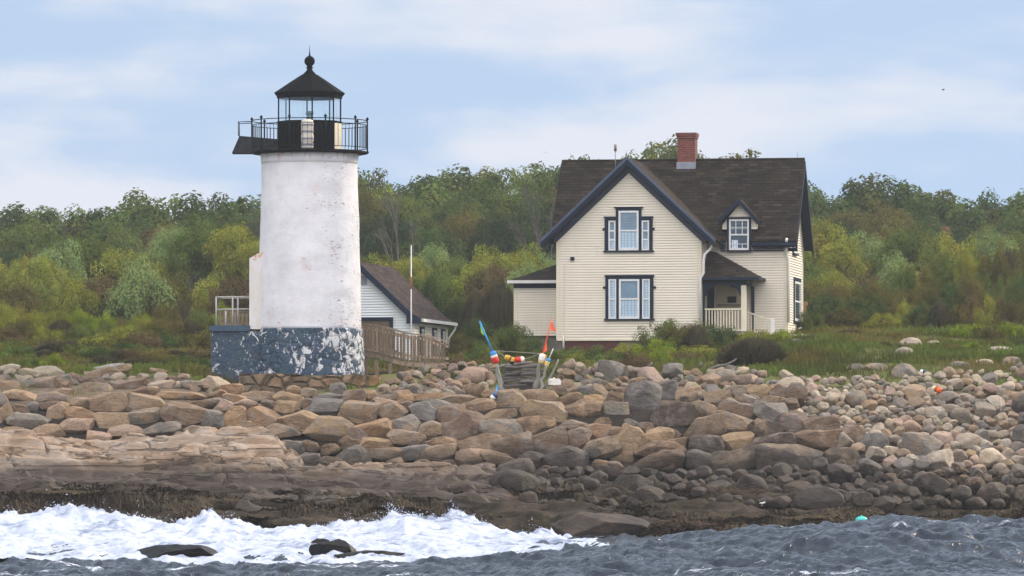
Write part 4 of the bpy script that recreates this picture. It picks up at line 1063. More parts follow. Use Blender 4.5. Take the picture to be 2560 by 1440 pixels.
# structural cores
m = MB()
zg = zA - 0.28 * 1.4
m.prism([(0.03, 0.03, zsill), (W1 - .03, 0.03, zsill), (W1 - .03, 0.03, zA - wsl * (W1 / 2) - .35), (uc, 0.03, zA - .35), (0.03, 0.03, zA - wsl * (W1 / 2) - .35)], (0, VB - .5, 0))
m.prism([(UR - .03, VM + .03, zsill - .3), (UR - .03, VB - .03, zsill - .3), (UR - .03, VB - .03, zR - sl * (VB - RV) - .15), (UR - .03, RV, zR - .15), (UR - .03, VM + .03, zR - sl * (RV - VM) - .15)], (-(UR - 0.06), 0, 0))
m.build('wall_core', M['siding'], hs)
m = MB(); ff = ffront(0)
def gw(b):
    half = (zA - .30 - b) / wsl
    return (max(0.0, uc - half), min(W1, uc + half))
clap(m, ff, gw, zsill, zA - .32)
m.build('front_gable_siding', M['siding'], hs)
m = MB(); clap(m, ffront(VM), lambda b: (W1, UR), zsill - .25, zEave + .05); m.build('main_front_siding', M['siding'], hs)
m = MB()
def sw(b):
    half = (zR - .2 - b) / sl
    return (max(VM, RV - half), min(VB, RV + half))
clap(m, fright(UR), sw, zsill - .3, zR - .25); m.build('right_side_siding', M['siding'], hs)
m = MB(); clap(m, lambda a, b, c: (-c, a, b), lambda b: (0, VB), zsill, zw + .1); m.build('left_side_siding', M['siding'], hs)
# corner boards
for cb in (((-.03, .13, -.035, 0, zsill, zw - .02), (-.035, -.0, -.0, .14, zsill, zw)), ((W1 - .13, W1 + .03, -.035, 0, zsill, zw - .02), (W1 + .0, W1 + .035, 0, .14, zsill, zw)),
           ((UR - .14, UR + .03, VM - .035, VM, zsill - .3, zEave), (UR, UR + .035, VM, VM + .14, zsill - .3, zEave)), ((UR, UR + .035, VB - .12, VB, zsill - .3, zEave),)):
    m = MB()
    for q in cb: m.box(*q)
    m.build('corner_board', M['cream_trim'], hs)
m = MB().box(-.02, W1 + .02, -.05, -.001, zsill - .06, zsill + .02); m.build('water_table', M['cream_trim'], hs)
# foundation
MB().box(hf(1412, 0)[0], hf(1549, 0)[0], 0.03, 2, zsill - .9, zsill - .06).build('brick_foundation', M['brick_red'], hs)
MB().box(hf(1600, 0)[0], W1 - .02, .04, 2, zsill - .9, zsill - .06).build('brick_foundation', M['brick_red'], hs)
MB().box(hf(1549, 0)[0], hf(1600, 0)[0], 0.05, 1, zsill - .9, zsill - .06).build('foundation_panel', M['olive_panel'], hs)
MB().box(0.0, hf(1412, 0)[0], 0.04, 5, zsill - .9, zsill - .06).build('stone_foundation', M['grey_stone'], hs)
MB().box(W1 + .02, UR - .02, VM + .03, VB - .05, zsill - .9, zsill - .25).build('stone_foundation', M['grey_stone'], hs)

# roofs
OL = hf(1405, 400, RV)[0]; ORt = hf(2012, 395, RV)[0]
ve = VM - .35; vb = VB + .35; ze = zR - sl * (RV - ve)
qd0, qd1 = hf(1817, 600, VM)[0], hf(1879, 600, VM)[0]; vq = VM + .12; zq = zR - sl * (RV - vq)
m = MB(); m.slab((OL, vq, zq), (ORt, vq, zq), (ORt, RV, zR), (OL, RV, zR), .09); m.slab((OL, ve, ze), (qd0, ve, ze), (qd0, vq, zq), (OL, vq, zq), .09); m.slab((qd1, ve, ze), (ORt, ve, ze), (ORt, vq, zq), (qd1, vq, zq), .09); m.build('roof_front_slope', M['shingle_x'], hs)
m = MB(); m.slab((OL, vb, ze), (ORt, vb, ze), (ORt, RV, zR), (OL, RV, zR), .09); m.build('roof_back_slope', M['shingle_x'], hs)
MB().tube([(OL, RV, zR - .01), (ORt, RV, zR - .01)], .05, 6).build('ridge_cap', M['shingle_x'], hs)
# soffit + rake boards of the main gable ends
def rake(m, u, t, dz0, dz1, sgn):
    for (va, za) in ((ve, ze), (vb, ze)):
        m.prism([(u, va, za - dz0), (u, RV, zR - dz0), (u, RV, zR - dz1), (u, va, za - dz1)], (t, 0, 0))
m = MB(); rake(m, ORt - .03, .06, .10, .42, 1); m.build('rake_board', M['navy'], hs)
m = MB(); rake(m, OL - .03, .06, .10, .36, 1); m.build('rake_board', M['navy'], hs)
m = MB()
for (va, za) in ((ve, ze), (vb, ze)):
    m.prism([(UR + .03, va, za - .16), (UR + .03, RV, zR - .16), (UR + .03, RV, zR - .20), (UR + .03, va, za - .20)], (ORt - UR - .06, 0, 0))
m.build('rake_soffit', M['navy'], hs)
# eaves: fascia + gutter
u1 = hf(1790, 590, ve)[0]; u2 = hf(1988, 590, ve)[0]
ud0, ud1 = hf(1817, 600, VM)[0], hf(1879, 600, VM)[0]
for (a, b) in ((W1 + .5, ud0 - .04), (ud1 + .04, u2 + .05)):
    MB().box(a, b, ve + .02, VM - .03, ze - .26, ze - .12).build('eave_fascia', M['navy'], hs)
    MB().box(a, b, ve - .09, ve + .018, ze - .19, ze - .06).build('eave_gutter', M['navy'], hs)
    MB().box(a, b, VM - .03, VM - .005, ze - .42, ze - .27).build('frieze_board', M['navy'], hs)

# wing roof
vf = -.42; vr = RV - .05; uL, uR_ = uc - hw, uc + hw
m = MB(); m.slab((uL, vf, zT), (uL, vr, zT), (uc, vr, zA), (uc, vf, zA), .09); m.build('wing_roof_left', M['shingle_y'], hs)
m = MB(); m.slab((uR_, vf, zT), (uR_, vr, zT), (uc, vr, zA), (uc, vf, zA), .09); m.build('wing_roof_right', M['shingle_y'], hs)
def grake(m, v, t, d0, d1, ext=0.0):
    # d measured vertically below the roof line
    for sgn in (-1, 1):
        ue = uc + sgn * (hw + ext)
        m.prism([(ue, v, zT - d0 - ext * wsl), (uc, v, zA - d0), (uc, v, zA - d1), (ue, v, zT - d1 - ext * wsl)], (0, t, 0))
m = MB(); grake(m, vf - .05, .05, -.015, .26, .02); m.build('bargeboard', M['navy'], hs)
m = MB(); grake(m, vf - .075, .03, -.03, .09, .02); m.build('rake_moulding', paint('navy moulding', (66, 78, 104), .45, .1), hs)
m = MB(); grake(m, vf + .001, -vf - .035, .27, .33, -.02); m.build('gable_soffit', M['navy'], hs)
m = MB(); grake(m, -.06, .055, .30, .60, -.45); m.build('gable_frieze', paint('dark navy frieze', (34, 42, 62), .5, .1), hs)

# bay windows of the gable
def bay(name, outer, steps, c0, cc, sides, sillpy, yhead, label=None):
    """px based description on plane v=0"""
    return None
def U(px): return hf(px, 600)[0]
def Z(py, px=1572): return hf(px, py)[1]
# upper
w = MB()
zs0 = Z(626)
for (a, b, t0, t1) in ((1512, 1517, 543, 626), (1626, 1632, 543, 626), (1538, 1546, 519, 626), (1598, 1606, 519, 626)): pass
fbox(w, ff, U(1512), U(1521), zs0, Z(543), .0, .075); fbox(w, ff, U(1624), U(1632), zs0, Z(543), .0, .075)
fbox(w, ff, U(1521), U(1540), Z(551), Z(543), .0, .075); fbox(w, ff, U(1604), U(1624), Z(551), Z(543), .0, .075)
fbox(w, ff, U(1540), U(1547), zs0, Z(519), .0, .075); fbox(w, ff, U(1597), U(1604), zs0, Z(519), .0, .075)
fbox(w, ff, U(1547), U(1597), Z(527), Z(519), .0, .075)
fbox(w, ff, U(1536), U(1608), Z(520), Z(517), .0, .11); fbox(w, ff, U(1510), U(1540) - .002, Z(544), Z(541), .0, .11); fbox(w, ff, U(1604) + .002, U(1634), Z(544), Z(541), .0, .11)
fbox(w, ff, U(1509), U(1635), Z(630), Z(626.5), .0, .13)
for a, b in ((1507, 1513), (1631, 1637)): fbox(w, ff, U(a), U(b), Z(576), Z(570), .0, .06)
wu = w.build('window', M['navy'], hs); wu['label'] = 'upper stepped triple window of the front gable'
sash(wu, ff, U(1547), U(1597), zs0, Z(527), rows=(.5,), lower=.5)
sash(wu, ff, U(1522), U(1539), zs0, Z(552), rows=(.36, .66), lower=.33, fw=.05, kind='curtain')
sash(wu, ff, U(1605), U(1623), zs0, Z(552), rows=(.36, .66), lower=.33, fw=.05, kind='curtain')
w = MB(); zs1 = Z(797)
fbox(w, ff, U(1514), U(1522), zs1, Z(698), .0, .075); fbox(w, ff, U(1625), U(1634), zs1, Z(698), .0, .075)
fbox(w, ff, U(1514), U(1634), Z(698), Z(690), .0, .075); fbox(w, ff, U(1541), U(1548), zs1, Z(698), .0, .07); fbox(w, ff, U(1599), U(1606), zs1, Z(698), .0, .07)
fbox(w, ff, U(1512), U(1636), Z(691), Z(688), .0, .11); fbox(w, ff, U(1511), U(1637), Z(801), Z(797.5), .0, .13)
for a, b in ((1508, 1514), (1634, 1640)): fbox(w, ff, U(a), U(b), Z(722), Z(716), .0, .06)
wl_ = w.build('window', M['navy'], hs); wl_['label'] = 'lower triple window of the front gable'
sash(wl_, ff, U(1548), U(1599), zs1, Z(698), rows=(.5,), lower=.5)
sash(wl_, ff, U(1522), U(1541), zs1, Z(698), rows=(.5,), lower=.98, fw=.05)
sash(wl_, ff, U(1606), U(1625), zs1, Z(698), rows=(.5,), lower=.98, fw=.05)
# vent box and conduit
MB().box(U(1427), U(1436), -.12, 0, Z(650), Z(642)).build('wall_vent', M['navy'], hs)
MB().box(U(1409), U(1411.5), -.06, 0, Z(868), Z(660)).build('conduit', M['cream_trim'], hs)
MB().tube([(U(1410), -.14, Z(876)), (U(1410), -.14, Z(838))], .03, 8).build('vent_pipe', M['pipe_white'], hs)

# dormer
DV = VM - .06
def hd(px, py): return hf(px, py, DV)
m = MB(); a0, a1 = hd(1806, 0)[0], hd(1893, 0)[0]; zb_ = hd(1848, 562)[1]; zap = hd(1848, 508)[1]; ucd = (a0 + a1) / 2
zch = hd(1848, 572)[1]
bk = RV - .4
m.prism([(a0, DV, zch), (a1, DV, zch), (a1, DV, zb_), (ucd, DV, zap), (a0, DV, zb_)], (0, bk - DV, 0)); m.build('dormer_wall', M['siding'], hs)
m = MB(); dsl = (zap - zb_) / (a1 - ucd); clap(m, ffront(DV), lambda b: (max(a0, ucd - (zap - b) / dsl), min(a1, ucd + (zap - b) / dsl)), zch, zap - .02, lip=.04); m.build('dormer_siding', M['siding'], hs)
e0, e1 = hd(1797, 0)[0], hd(1899, 0)[0]; zde = hd(1797, 552)[1]; zdr = hd(1848, 497)[1]; uce = (e0 + e1) / 2; dv = DV - .28
m = MB(); m.slab((e0, dv, zde), (e0, bk, zde), (uce, bk, zdr), (uce, dv, zdr), .07); m.slab((e1, dv, zde), (e1, bk, zde), (uce, bk, zdr), (uce, dv, zdr), .07); m.build('dormer_roof', M['shingle_y'], hs)
m = MB()
for ue in (e0, e1): m.prism([(ue, dv - .04, zde + .02), (uce, dv - .04, zdr + .02), (uce, dv - .04, zdr - .20), (ue, dv - .04, zde - .17)], (0, .05, 0))
for ue in (e0, e1): m.prism([(ue, dv + .01, zde - .10), (uce, dv + .01, zdr - .13), (uce, dv + .01, zdr - .18), (ue, dv + .01, zde - .15)], (0, .27, 0))
m.build('dormer_bargeboard', M['navy'], hs)
fd = ffront(DV); w = MB(); X = lambda px: hd(px, 600)[0]; ZD = lambda py: hd(1848, py)[1]
fbox(w, fd, X(1818), X(1823), ZD(625), ZD(548), .0, .1); fbox(w, fd, X(1873), X(1878), ZD(625), ZD(548), .0, .1)
fbox(w, fd, X(1818), X(1878), ZD(548), ZD(543), .0, .1); fbox(w, fd, X(1816), X(1880), ZD(629), ZD(625.5), .0, .15)
wd = w.build('window', M['navy'], hs); wd['label'] = 'dormer window over the porch'
sash(wd, fd, X(1823), X(1873), ZD(625.5), ZD(548), rows=(.5,), cols=((.34, .52, .98), (.66, .52, .98), (.34, .02, .2), (.66, .02, .2)), fw=.07, kind='room', mun=((.72,), (.2,)))
MB().box(X(1830), X(1845), DV - .045, DV - .038, ZD(620), ZD(600)).build('curtain', M['curtain'], wd)

# side wall windows (right side)
fs = fright(UR)
def V_(px): return H.side(px, 700, UR)[0]
def ZS(px, py): return H.side(px, py, UR)[1]
for (p0, p1, y0, y1, lb) in ((1977, 1991, 598, 634, 'upper window on the right side wall'), (1980, 2000, 694, 803, 'lower window on the right side wall')):
    w = MB(); v0, v1 = V_(p0) + .3, V_(p1) - .2; zt_, zb2 = ZS(p0 + 8, y0), ZS(p0 + 8, y1)
    fbox(w, fs, v0, v0 + .14, zb2, zt_, 0, .075); fbox(w, fs, v1 - .14, v1, zb2, zt_, 0, .075); fbox(w, fs, v0 + .14, v1 - .14, zt_ - .16, zt_, 0, .075); fbox(w, fs, v0 - .04, v1 + .04, zb2 - .07, zb2 - .003, 0, .13)
    wn = w.build('window', M['navy'], hs); wn['label'] = lb
    sash(wn, fs, v0 + .14, v1 - .14, zb2, zt_ - .16, rows=(.5,), fw=.09, kind='room')

# chimney with flashing
cu0, cu1 = hf(1696, 0, RV)[0], hf(1740, 0, RV)[0]; cv0, cv1 = RV - .32, RV + .45
zt_ = hf(1716, 331, RV - .5)[1]
ch = MB().box(cu0, cu1, cv0, cv1, zR - 1.0, zt_ - .22).box(cu0 - .035, cu1 + .035, cv0 - .035, cv1 + .035, zt_ - .22, zt_ - .12).box(cu0 - .06, cu1 + .06, cv0 - .06, cv1 + .06, zt_ - .12, zt_).build('chimney', M['brick'], hs)
MB().box(cu0 - .03, cu1 + .03, cv0 - .04, cv1 + .03, zR - .95, hf(1716, 405, cv0)[1]).build('flashing', M['lead'], ch)
# aerials and lightning rods
def rod(px, py0, py1, v, r, name='lightning_rod'):
    a = hf(px, py0, v); b = hf(px, py1, v); MB().tube([(a[0], v, a[1]), (b[0], v, b[1])], r, 6).build(name, M['lead'], hs)
rod(1427, 402, 382, RV, .008); rod(1567, 396, 376, -.3, .008); rod(1994, 398, 378, RV, .008)
rod(1538.5, 420, 378, 0.9, .018, 'aerial_mast')
a = hf(1538.5, 378, .9); b = hf(1538.5, 361, .9); MB().tube([(a[0], .9, a[1]), (b[0], .9, b[1])], .055, 10).build('aerial_can', paint('aerial can', (120, 118, 104), .6), hs)
# downspouts
def hp(px, py, v): q = hf(px, py, v); return (q[0], v, q[1])
MB().tube([hp(1784, 602, -.1), hp(1783, 612, -.1), hp(1776, 622, -.1), hp(1762, 636, -.1), hp(1759, 650, -.1), hp(1759, 682, -.1), hp(1752, 694, -.12), hp(1750.5, 704, -.12), hp(1750.5, 822, -.12)], .052, 8).build('downspout', M['pipe_white'], hs)
MB().tube([hp(1967, 597, ve - .05), hp(1966, 606, ve + .1), hp(1967, 640, VM - .1), hp(1971, 646, VM - .09), hp(1971, 806, VM - .09)], .052, 8).build('downspout', M['pipe_white'], hs)

# porch
PV = .25
p0 = W1 + .0; p1 = hf(1897, 694, PV - .2)[0]; zpe = hf(1800, 694, PV)[1]; zpt = hf(1772, 628, VM)[1]
m = MB()
ap = (W1 + .25, VM, zpt); A0 = (W1 + .02, PV - .25, zpe); A1 = (p1, PV - .25, zpe); A2 = (p1, VM, zpe); A3 = (W1 + .02, VM, zpt)
def tri(m, *P, t=.06):
    P = [Vector(p) for p in P]; n = (P[1] - P[0]).cross(P[2] - P[0]).normalized(); n = n if n.z > 0 else -n
    m.prism(P, -n * t)
tri(m, A0, A1, ap, A3); tri(m, A1, A2, ap); m.build('porch_roof', M['shingle_x'], hs)
zb1 = hf(1800, 697, PV)[1]; zb2 = hf(1800, 713, PV)[1]
MB().box(W1 + .02, p1 + .02, PV - .30, PV - .22, zpe - .09, zpe + .01).box(p1 - .06, p1 + .02, PV - .22, VM, zpe - .09, zpe + .01).build('porch_eave', M['navy'], hs)
pr1 = hf(1866, 0, PV)[0]
MB().box(W1 + .02, pr1, PV - .04, PV + .1, zb2, zpe - .09).box(pr1 - .12, pr1, PV + .1, VM, zb2, zpe - .09).build('porch_beam', M['navy'], hs)
zf = hf(1800, 828, PV)[1]
MB().box(W1 + .02, pr1, PV + .1, VM, zpe - .12, zpe - .09).build('porch_ceiling', M['beige_in'], hs)
MB().box(W1, pr1 + .05, PV - .06, VM, zf - .14, zf).build('porch_floor', M['grey_stone'], hs)
MB().box(W1 + .3, pr1 - .3, VM - .035, VM - .027, zf, zb2).build('porch_back_wall', M['beige_in'], hs)
pp = hf(1853, 0, PV)[0]
MB().box(pp, pp + .19, PV - .02, PV + .16, zf, zb2).build('porch_post', M['cream_trim'], hs)
MB().box(W1 + .04, W1 + .12, PV, PV + .1, zf, zb2).build('porch_post', M['navy'], hs)
q = hf(1878, 0, VM - .1)[0]
MB().box(q, q + .12, VM - .12, VM - .03, zf, zb2).build('porch_post', M['navy'], hs)
# brackets
for sgn, ux in ((1, W1 + .12), (-1, pp)):
    m = MB(); s_ = .42
    m.prism([(ux, PV + .02, zb2), (ux + sgn * s_, PV + .02, zb2), (ux + sgn * s_, PV + .02, zb2 - .06), (ux + sgn * .22, PV + .02, zb2 - .12), (ux + sgn * .1, PV + .02, zb2 - .26), (ux + sgn * .06, PV + .02, zb2 - s_), (ux, PV + .02, zb2 - s_)], (0, .05, 0))
    m.build('porch_bracket', M['navy'], hs)
dr = MB().box(hf(1768, 0, VM)[0], hf(1786, 0, VM)[0], VM - .05, VM - .036, zf, zf + 1.8).build('porch_door', M['navy'], hs)
MB().box(hf(1819, 0, VM)[0], hf(1841, 0, VM)[0], VM - .06, VM - .036, hf(1830, 757, VM)[1], hf(1830, 741, VM)[1]).build('porch_hatch', M['dark_void'], hs)
MB().box(hf(1795, 0, VM)[0], hf(1852, 0, VM)[0], VM - .20, VM - .036, hf(1830, 764, VM)[1], hf(1830, 761, VM)[1]).build('porch_shelf', M['grey_stone'], hs)
zr1 = hf(1800, 771, PV)[1]; zr0 = hf(1800, 827, PV)[1]
MB().box(W1 + .12, pp, PV + .0, PV + .09, zr1 - .06, zr1).build('porch_rail', M['cream_trim'], hs); MB().box(W1 + .12, pp, PV + .0, PV + .09, zr0, zr0 + .06).build('porch_rail', M['cream_trim'], hs)
na = 12
for k in range(na):
    u = W1 + .18 + (pp - W1 - .3) * k / (na - 1)
    MB().box(u - .022, u + .022, PV + .025, PV + .065, zr0 + .06, zr1 - .06).build('porch_baluster', M['cream_trim'], hs)
# stair rail at the right of the porch
s0 = hp(1868, 778, 1.0); s1 = hp(1931, 800, 1.0)
m = MB(); m.prism([s0, s1, (s1[0], s1[1], s1[2] - .06), (s0[0], s0[1], s0[2] - .06)], (0, .07, 0)); m.build('stair_rail', M['cream_trim'], hs)
for k in range(9):
    t = (k + .5) / 9; x = s0[0] + (s1[0] - s0[0]) * t; z = s0[2] + (s1[2] - s0[2]) * t
    MB().box(x - .018, x + .018, 1.02, 1.055, z - .75, z - .05).build('stair_baluster', M['cream_trim'], hs)
MB().box(s1[0] - .07, s1[0] + .07, .96, 1.1, s1[2] - 1.0, s1[2] + .04).build('newel_post', M['white_trim'], hs)
m = MB()
for k in range(4): m.box(pr1 + .05 + .3 * k, pr1 + .35 + .3 * k, PV + .7, VM - .1, zf - .9, zf - .05 - .17 * (k + 1))
m.build('porch_steps', M['grey_stone'], hs)

# annex on the left
AV = 2.5; al = hf(1287, 0, AV)[0]; zab = hf(1340, 838, AV)[1]; zae = hf(1340, 703, AV)[1]; zat = hf(1392, 648, AV + 1.6)[1]
m = MB().box(al + .02, 0, AV + .02, AV + 3.6, zab - .02, zae - .05); m.build('annex_core', M['siding'], hs)
m = MB(); clap(m, ffront(AV), lambda b: (al, 0), zab, zae - .2); clap(m, lambda a, b, c: (al - c, a, b), lambda b: (AV, AV + 3.6), zab, zae - .1); m.build('annex_siding', M['siding'], hs)
MB().box(al - .04, al + .13, AV - .035, AV, zab, zae - .2).build('annex_corner_board', M['cream_trim'], hs)
MB().box(al - .04, -.036, AV - .05, AV - .002, zae - .28, zae - .1).build('annex_frieze', M['navy'], hs)
ge = hf(1268, 0, AV - .3)[0]
MB().box(ge, -.04, AV - .36, AV - .24, zae - .09, zae + .03).build('annex_gutter', M['pipe_white'], hs)
MB().box(al - .2, -.036, AV - .24, AV - .05, zae - .11, zae - .07).build('annex_soffit', M['navy'], hs)
gl = hf(1277, 0, AV - .3)[0]
m = MB(); tri(m, (gl, AV - .28, zae + .05), (-.03, AV - .28, zae + .05), (-.03, AV + 1.6, zat)); tri(m, (gl, AV - .28, zae + .05), (gl, AV + 3.7, zae + .05), (-.03, AV + 3.7, zat - .02), (-.03, AV + 1.6, zat)); m.build('annex_roof', M['shingle_x'], hs)
MB().box(al + .05, -.02, AV + .1, AV + 3.4, zab - .7, zab - .03).build('annex_foundation', M['grey_stone'], hs)

# tan board fence right of the house
g0, zg0 = H.side(2008, 825, UR + .05); 
q = pw(2008, 828, 211.5); fz = tz(q.x, 211.5)
tf = empty('board_fence', (q.x, 211.5, fz), 0, 'short tan upright board fence at the right rear corner of the house', 'fence')
for k in range(3):
    MB().box(-.05 + k * .07, .015 + k * .07, 0 + k * .25, .05 + k * .25, -.1, zz(757, 211.5) - fz + .02 * (k % 2)).build('board', M['tan_wood'], tf)
MB().box(-.06, .19, -.03, -.004, zz(757, 211.5) - fz - .1, zz(757, 211.5) - fz + .05).build('cap_rail', M['tan_wood'], tf)

# ================================================================== SHED
S = Fr(1035, 197.0, 9.5, 5.6)
sh = S.root('shed', 'small white clapboard shed with navy trim and brown shingled roof, half hidden by the lighthouse', 'shed')
sL = 7.0; swd = 4.3; u0 = -swd
def sf(px, py, v=0): return S.front(px, py, v)
apx = sf(893, 650, -.2); zap = sf(903, 656, -.25)[1] + .05; zrk = sf(1033, 787, -.25)[1]; ucS = apx[0]; hwS = sf(1033, 787, -.25)[0] - ucS
ssl = (zap - zrk) / hwS; u0 = 2 * ucS
m = MB(); zE = zap - .2 - ssl * (-ucS)
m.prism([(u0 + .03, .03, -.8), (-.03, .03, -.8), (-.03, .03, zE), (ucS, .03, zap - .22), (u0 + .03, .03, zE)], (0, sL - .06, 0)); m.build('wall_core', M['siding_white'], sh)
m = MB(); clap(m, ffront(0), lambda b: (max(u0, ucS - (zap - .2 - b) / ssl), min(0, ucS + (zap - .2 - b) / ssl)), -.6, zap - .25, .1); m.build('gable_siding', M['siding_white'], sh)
m = MB(); clap(m, fright(0), lambda b: (0, sL), -.7, zE + .05, .12, .03); m.build('sunlit_side_siding', M['siding'], sh)  # warm sunlight on the white shed's side put in as cream siding
MB().box(-.10, .035, -.035, -.0, -.6, zE).build('corner_board', M['white_trim'], sh)
MB().box(.0, .035, sL - .14, sL + .03, -.7, zE).build('corner_board', M['cream_trim'], sh)
vs = -.3; vbk = sL + .3; ur = ucS + hwS; ul = ucS - hwS
m = MB(); m.slab((ur, vs, zrk), (ur, vbk, zrk), (ucS, vbk, zap), (ucS, vs, zap), .08)
# flared lower eave
m.slab((ur + .28, vs, zrk - .13), (ur + .28, vbk, zrk - .13), (ur, vbk, zrk), (ur, vs, zrk), .08)
m.build('roof_right', M['shingle_shed'], sh)
m = MB(); m.slab((ul, vs, zrk), (ul, vbk, zrk), (ucS, vbk, zap), (ucS, vs, zap), .08); m.build('roof_left', M['shingle_shed'], sh)
m = MB()
for (ue, sg) in ((ur, 1), (ul, -1)):
    m.prism([(ue, vs - .04, zrk + .02), (ucS, vs - .04, zap + .02), (ucS, vs - .04, zap - .26), (ue, vs - .04, zrk - .26)], (0, .05, 0))
m.prism([(ur, vs - .045, zrk + .02), (ur + .28, vs - .045, zrk - .12), (ur + .28, vs - .045, zrk - .34), (ur - .25, vs - .045, zrk - .34), (ur - .25, vs - .045, zrk)], (0, .05, 0))
m.build('bargeboard', M['navy'], sh)
MB().box(-.0, ur + .24, vs + .01, vbk - .02, zrk - .27, zrk - .19).build('eave_soffit', M['navy'], sh)
MB().box(ur + .26, ur + .36, vs + .3, vbk + .05, zrk - .26, zrk - .14).build('eave_gutter', M['pipe_white'], sh)
MB().tube([(ur + .3, vbk, zrk - .22), (ur + .25, vbk, zrk - .4), (.08, sL + .02, zrk - .75), (.06, sL + .02, zrk - 1.5)], .04, 8).build('downspout', M['pipe_white'], sh)
for (p0, p1) in ((1048, 1057), (1079, 1088), (1101, 1109)):
    v0, v1 = S.side(p0, 800, 0)[0], S.side(p1, 800, 0)[0]
    w = MB(); zt_, zb2 = zE - .22, zE - 1.3
    fs2 = fright(0); fbox(w, fs2, v0, v0 + .12, zb2, zt_, 0, .08); fbox(w, fs2, v1 - .12, v1, zb2, zt_, 0, .08); fbox(w, fs2, v0 + .12, v1 - .12, zt_ - .1, zt_, 0, .08); fbox(w, fs2, v0, v1, zb2 - .08, zb2 - .002, 0, .1)
    wn = w.build('window', M['navy'], sh); sash(wn, fs2, v0 + .12, v1 - .12, zb2, zt_ - .1, fw=.06, kind='room')
d0, d1 = sf(905, 0)[0] - 1.6, sf(983, 0)[0]; zd1 = sf(940, 793)[1]
fS = ffront(0); w = MB(); fbox(w, fS, d0, d1, zd1 - .14, zd1, 0, .08); fbox(w, fS, d1 - .14, d1, -.5, zd1 - .14, 0, .08); fbox(w, fS, d0, d0 + .14, -.5, zd1 - .14, 0, .08)
wn = w.build('door_frame', M['navy'], sh); q = MB(); fbox(q, fS, d0 + .14, d1 - .14, -.5, zd1 - .14, .03, .045); q.build('door_leaf', paint('brown door', (92, 76, 62), .8, .2, 3), wn)
# vent louvre
q = MB(); v0, v1 = sf(903, 0)[0], sf(918, 0)[0]; zv0, zv1 = sf(910, 712)[1], sf(910, 690)[1]
fbox(q, fS, v0, v1, zv0, zv1, .026, .04)
for k in range(5): fbox(q, fS, v0 + .02, v1 - .02, zv0 + (zv1 - zv0) * (k + .3) / 5, zv0 + (zv1 - zv0) * (k + .6) / 5, .04, .06)
q.build('louvre_vent', M['lead'], sh)
# distant brick chimney beyond the trees
q = pw(2366, 578, 300); dh = empty('distant_house', (q.x, 300, tz(q.x, 300) ), 0, 'brick red chimney of a house hidden behind the far trees at right', 'house')
cz = zz(572, 300) - dh.location.z
MB().box(-.22, .22, 0, .5, cz - 2.5, cz).box(-.26, .26, -.04, .54, cz, cz + .12).build('chimney', M['brick'], dh)
MB().prism([(-2.5, .2, 0), (2.5, .2, 0), (2.5, .2, cz - 2.0), (0, .2, cz - 1.0), (-2.5, .2, cz - 2.0)], (0, 5, 0)).build('wall', M['siding'], dh)
# ================================================================== VEGETATION
def leaves_mesh(name, clumps, nl, ls, seed, flat=0.0, ratio=1.5):
    """clumps: list of (center, radius); leaves as small quads; tint per clump and leaf"""
    rng = np.random.default_rng(seed)
    C, Rr = np.array([c[0] for c in clumps]), np.array([c[1] for c in clumps])
    w = Rr ** 2; w = w / w.sum(); idx = rng.choice(len(clumps), nl, p=w)
    d = rng.normal(size=(nl, 3)); d /= np.linalg.norm(d, axis=1)[:, None]
    r = rng.uniform(0.25, 1.0, nl) ** 0.45
    P = C[idx] + d * (Rr[idx] * r)[:, None] * np.array([1, 1, 0.72])
    P += np.stack([fbm(P[:, 0] * 3, P[:, 1] * 3, P[:, 2] * 3 + 9 * k, 2) for k in range(3)], 1) * 0.09
    bias = d * 0.9 + np.array([0, 0, .5]) + (P / (np.linalg.norm(P, axis=1)[:, None] + 1e-6)) * .5 + rng.normal(0, .45, (nl, 3))
    V, Q = quads_cloud(P, rng.uniform(0.7, 1.3, nl) * ls, ratio, rng, bias)
    ct = rng.uniform(0.15, 0.85, len(clumps)); chu = rng.uniform(0, 1, len(clumps))
    tint = np.clip(ct[idx] + rng.normal(0, 0.09, nl), 0, 1); hue = np.clip(chu[idx] + rng.normal(0, .12, nl), 0, 1)
    return mesh_np(name, V, Q, False, {'tint': np.repeat(tint, 4), 'hue': np.repeat(hue, 4)})
def dome_clumps(seed, n=46, flatb=0.0, h=0.8, rr=(0.16, 0.34)):
    rng = np.random.default_rng(seed); out = []
    while len(out) < n:
        d = rng.normal(size=3); d /= np.linalg.norm(d)
        if d[2] < -0.25: continue
        k = rng.uniform(0.62, 0.92) if len(out) > n * 0.2 else rng.uniform(0.1, 0.5)
        out.append((np.array([d[0] * k, d[1] * k, h * 0.45 + d[2] * k * h * 0.75]), rng.uniform(*rr)))
    return out
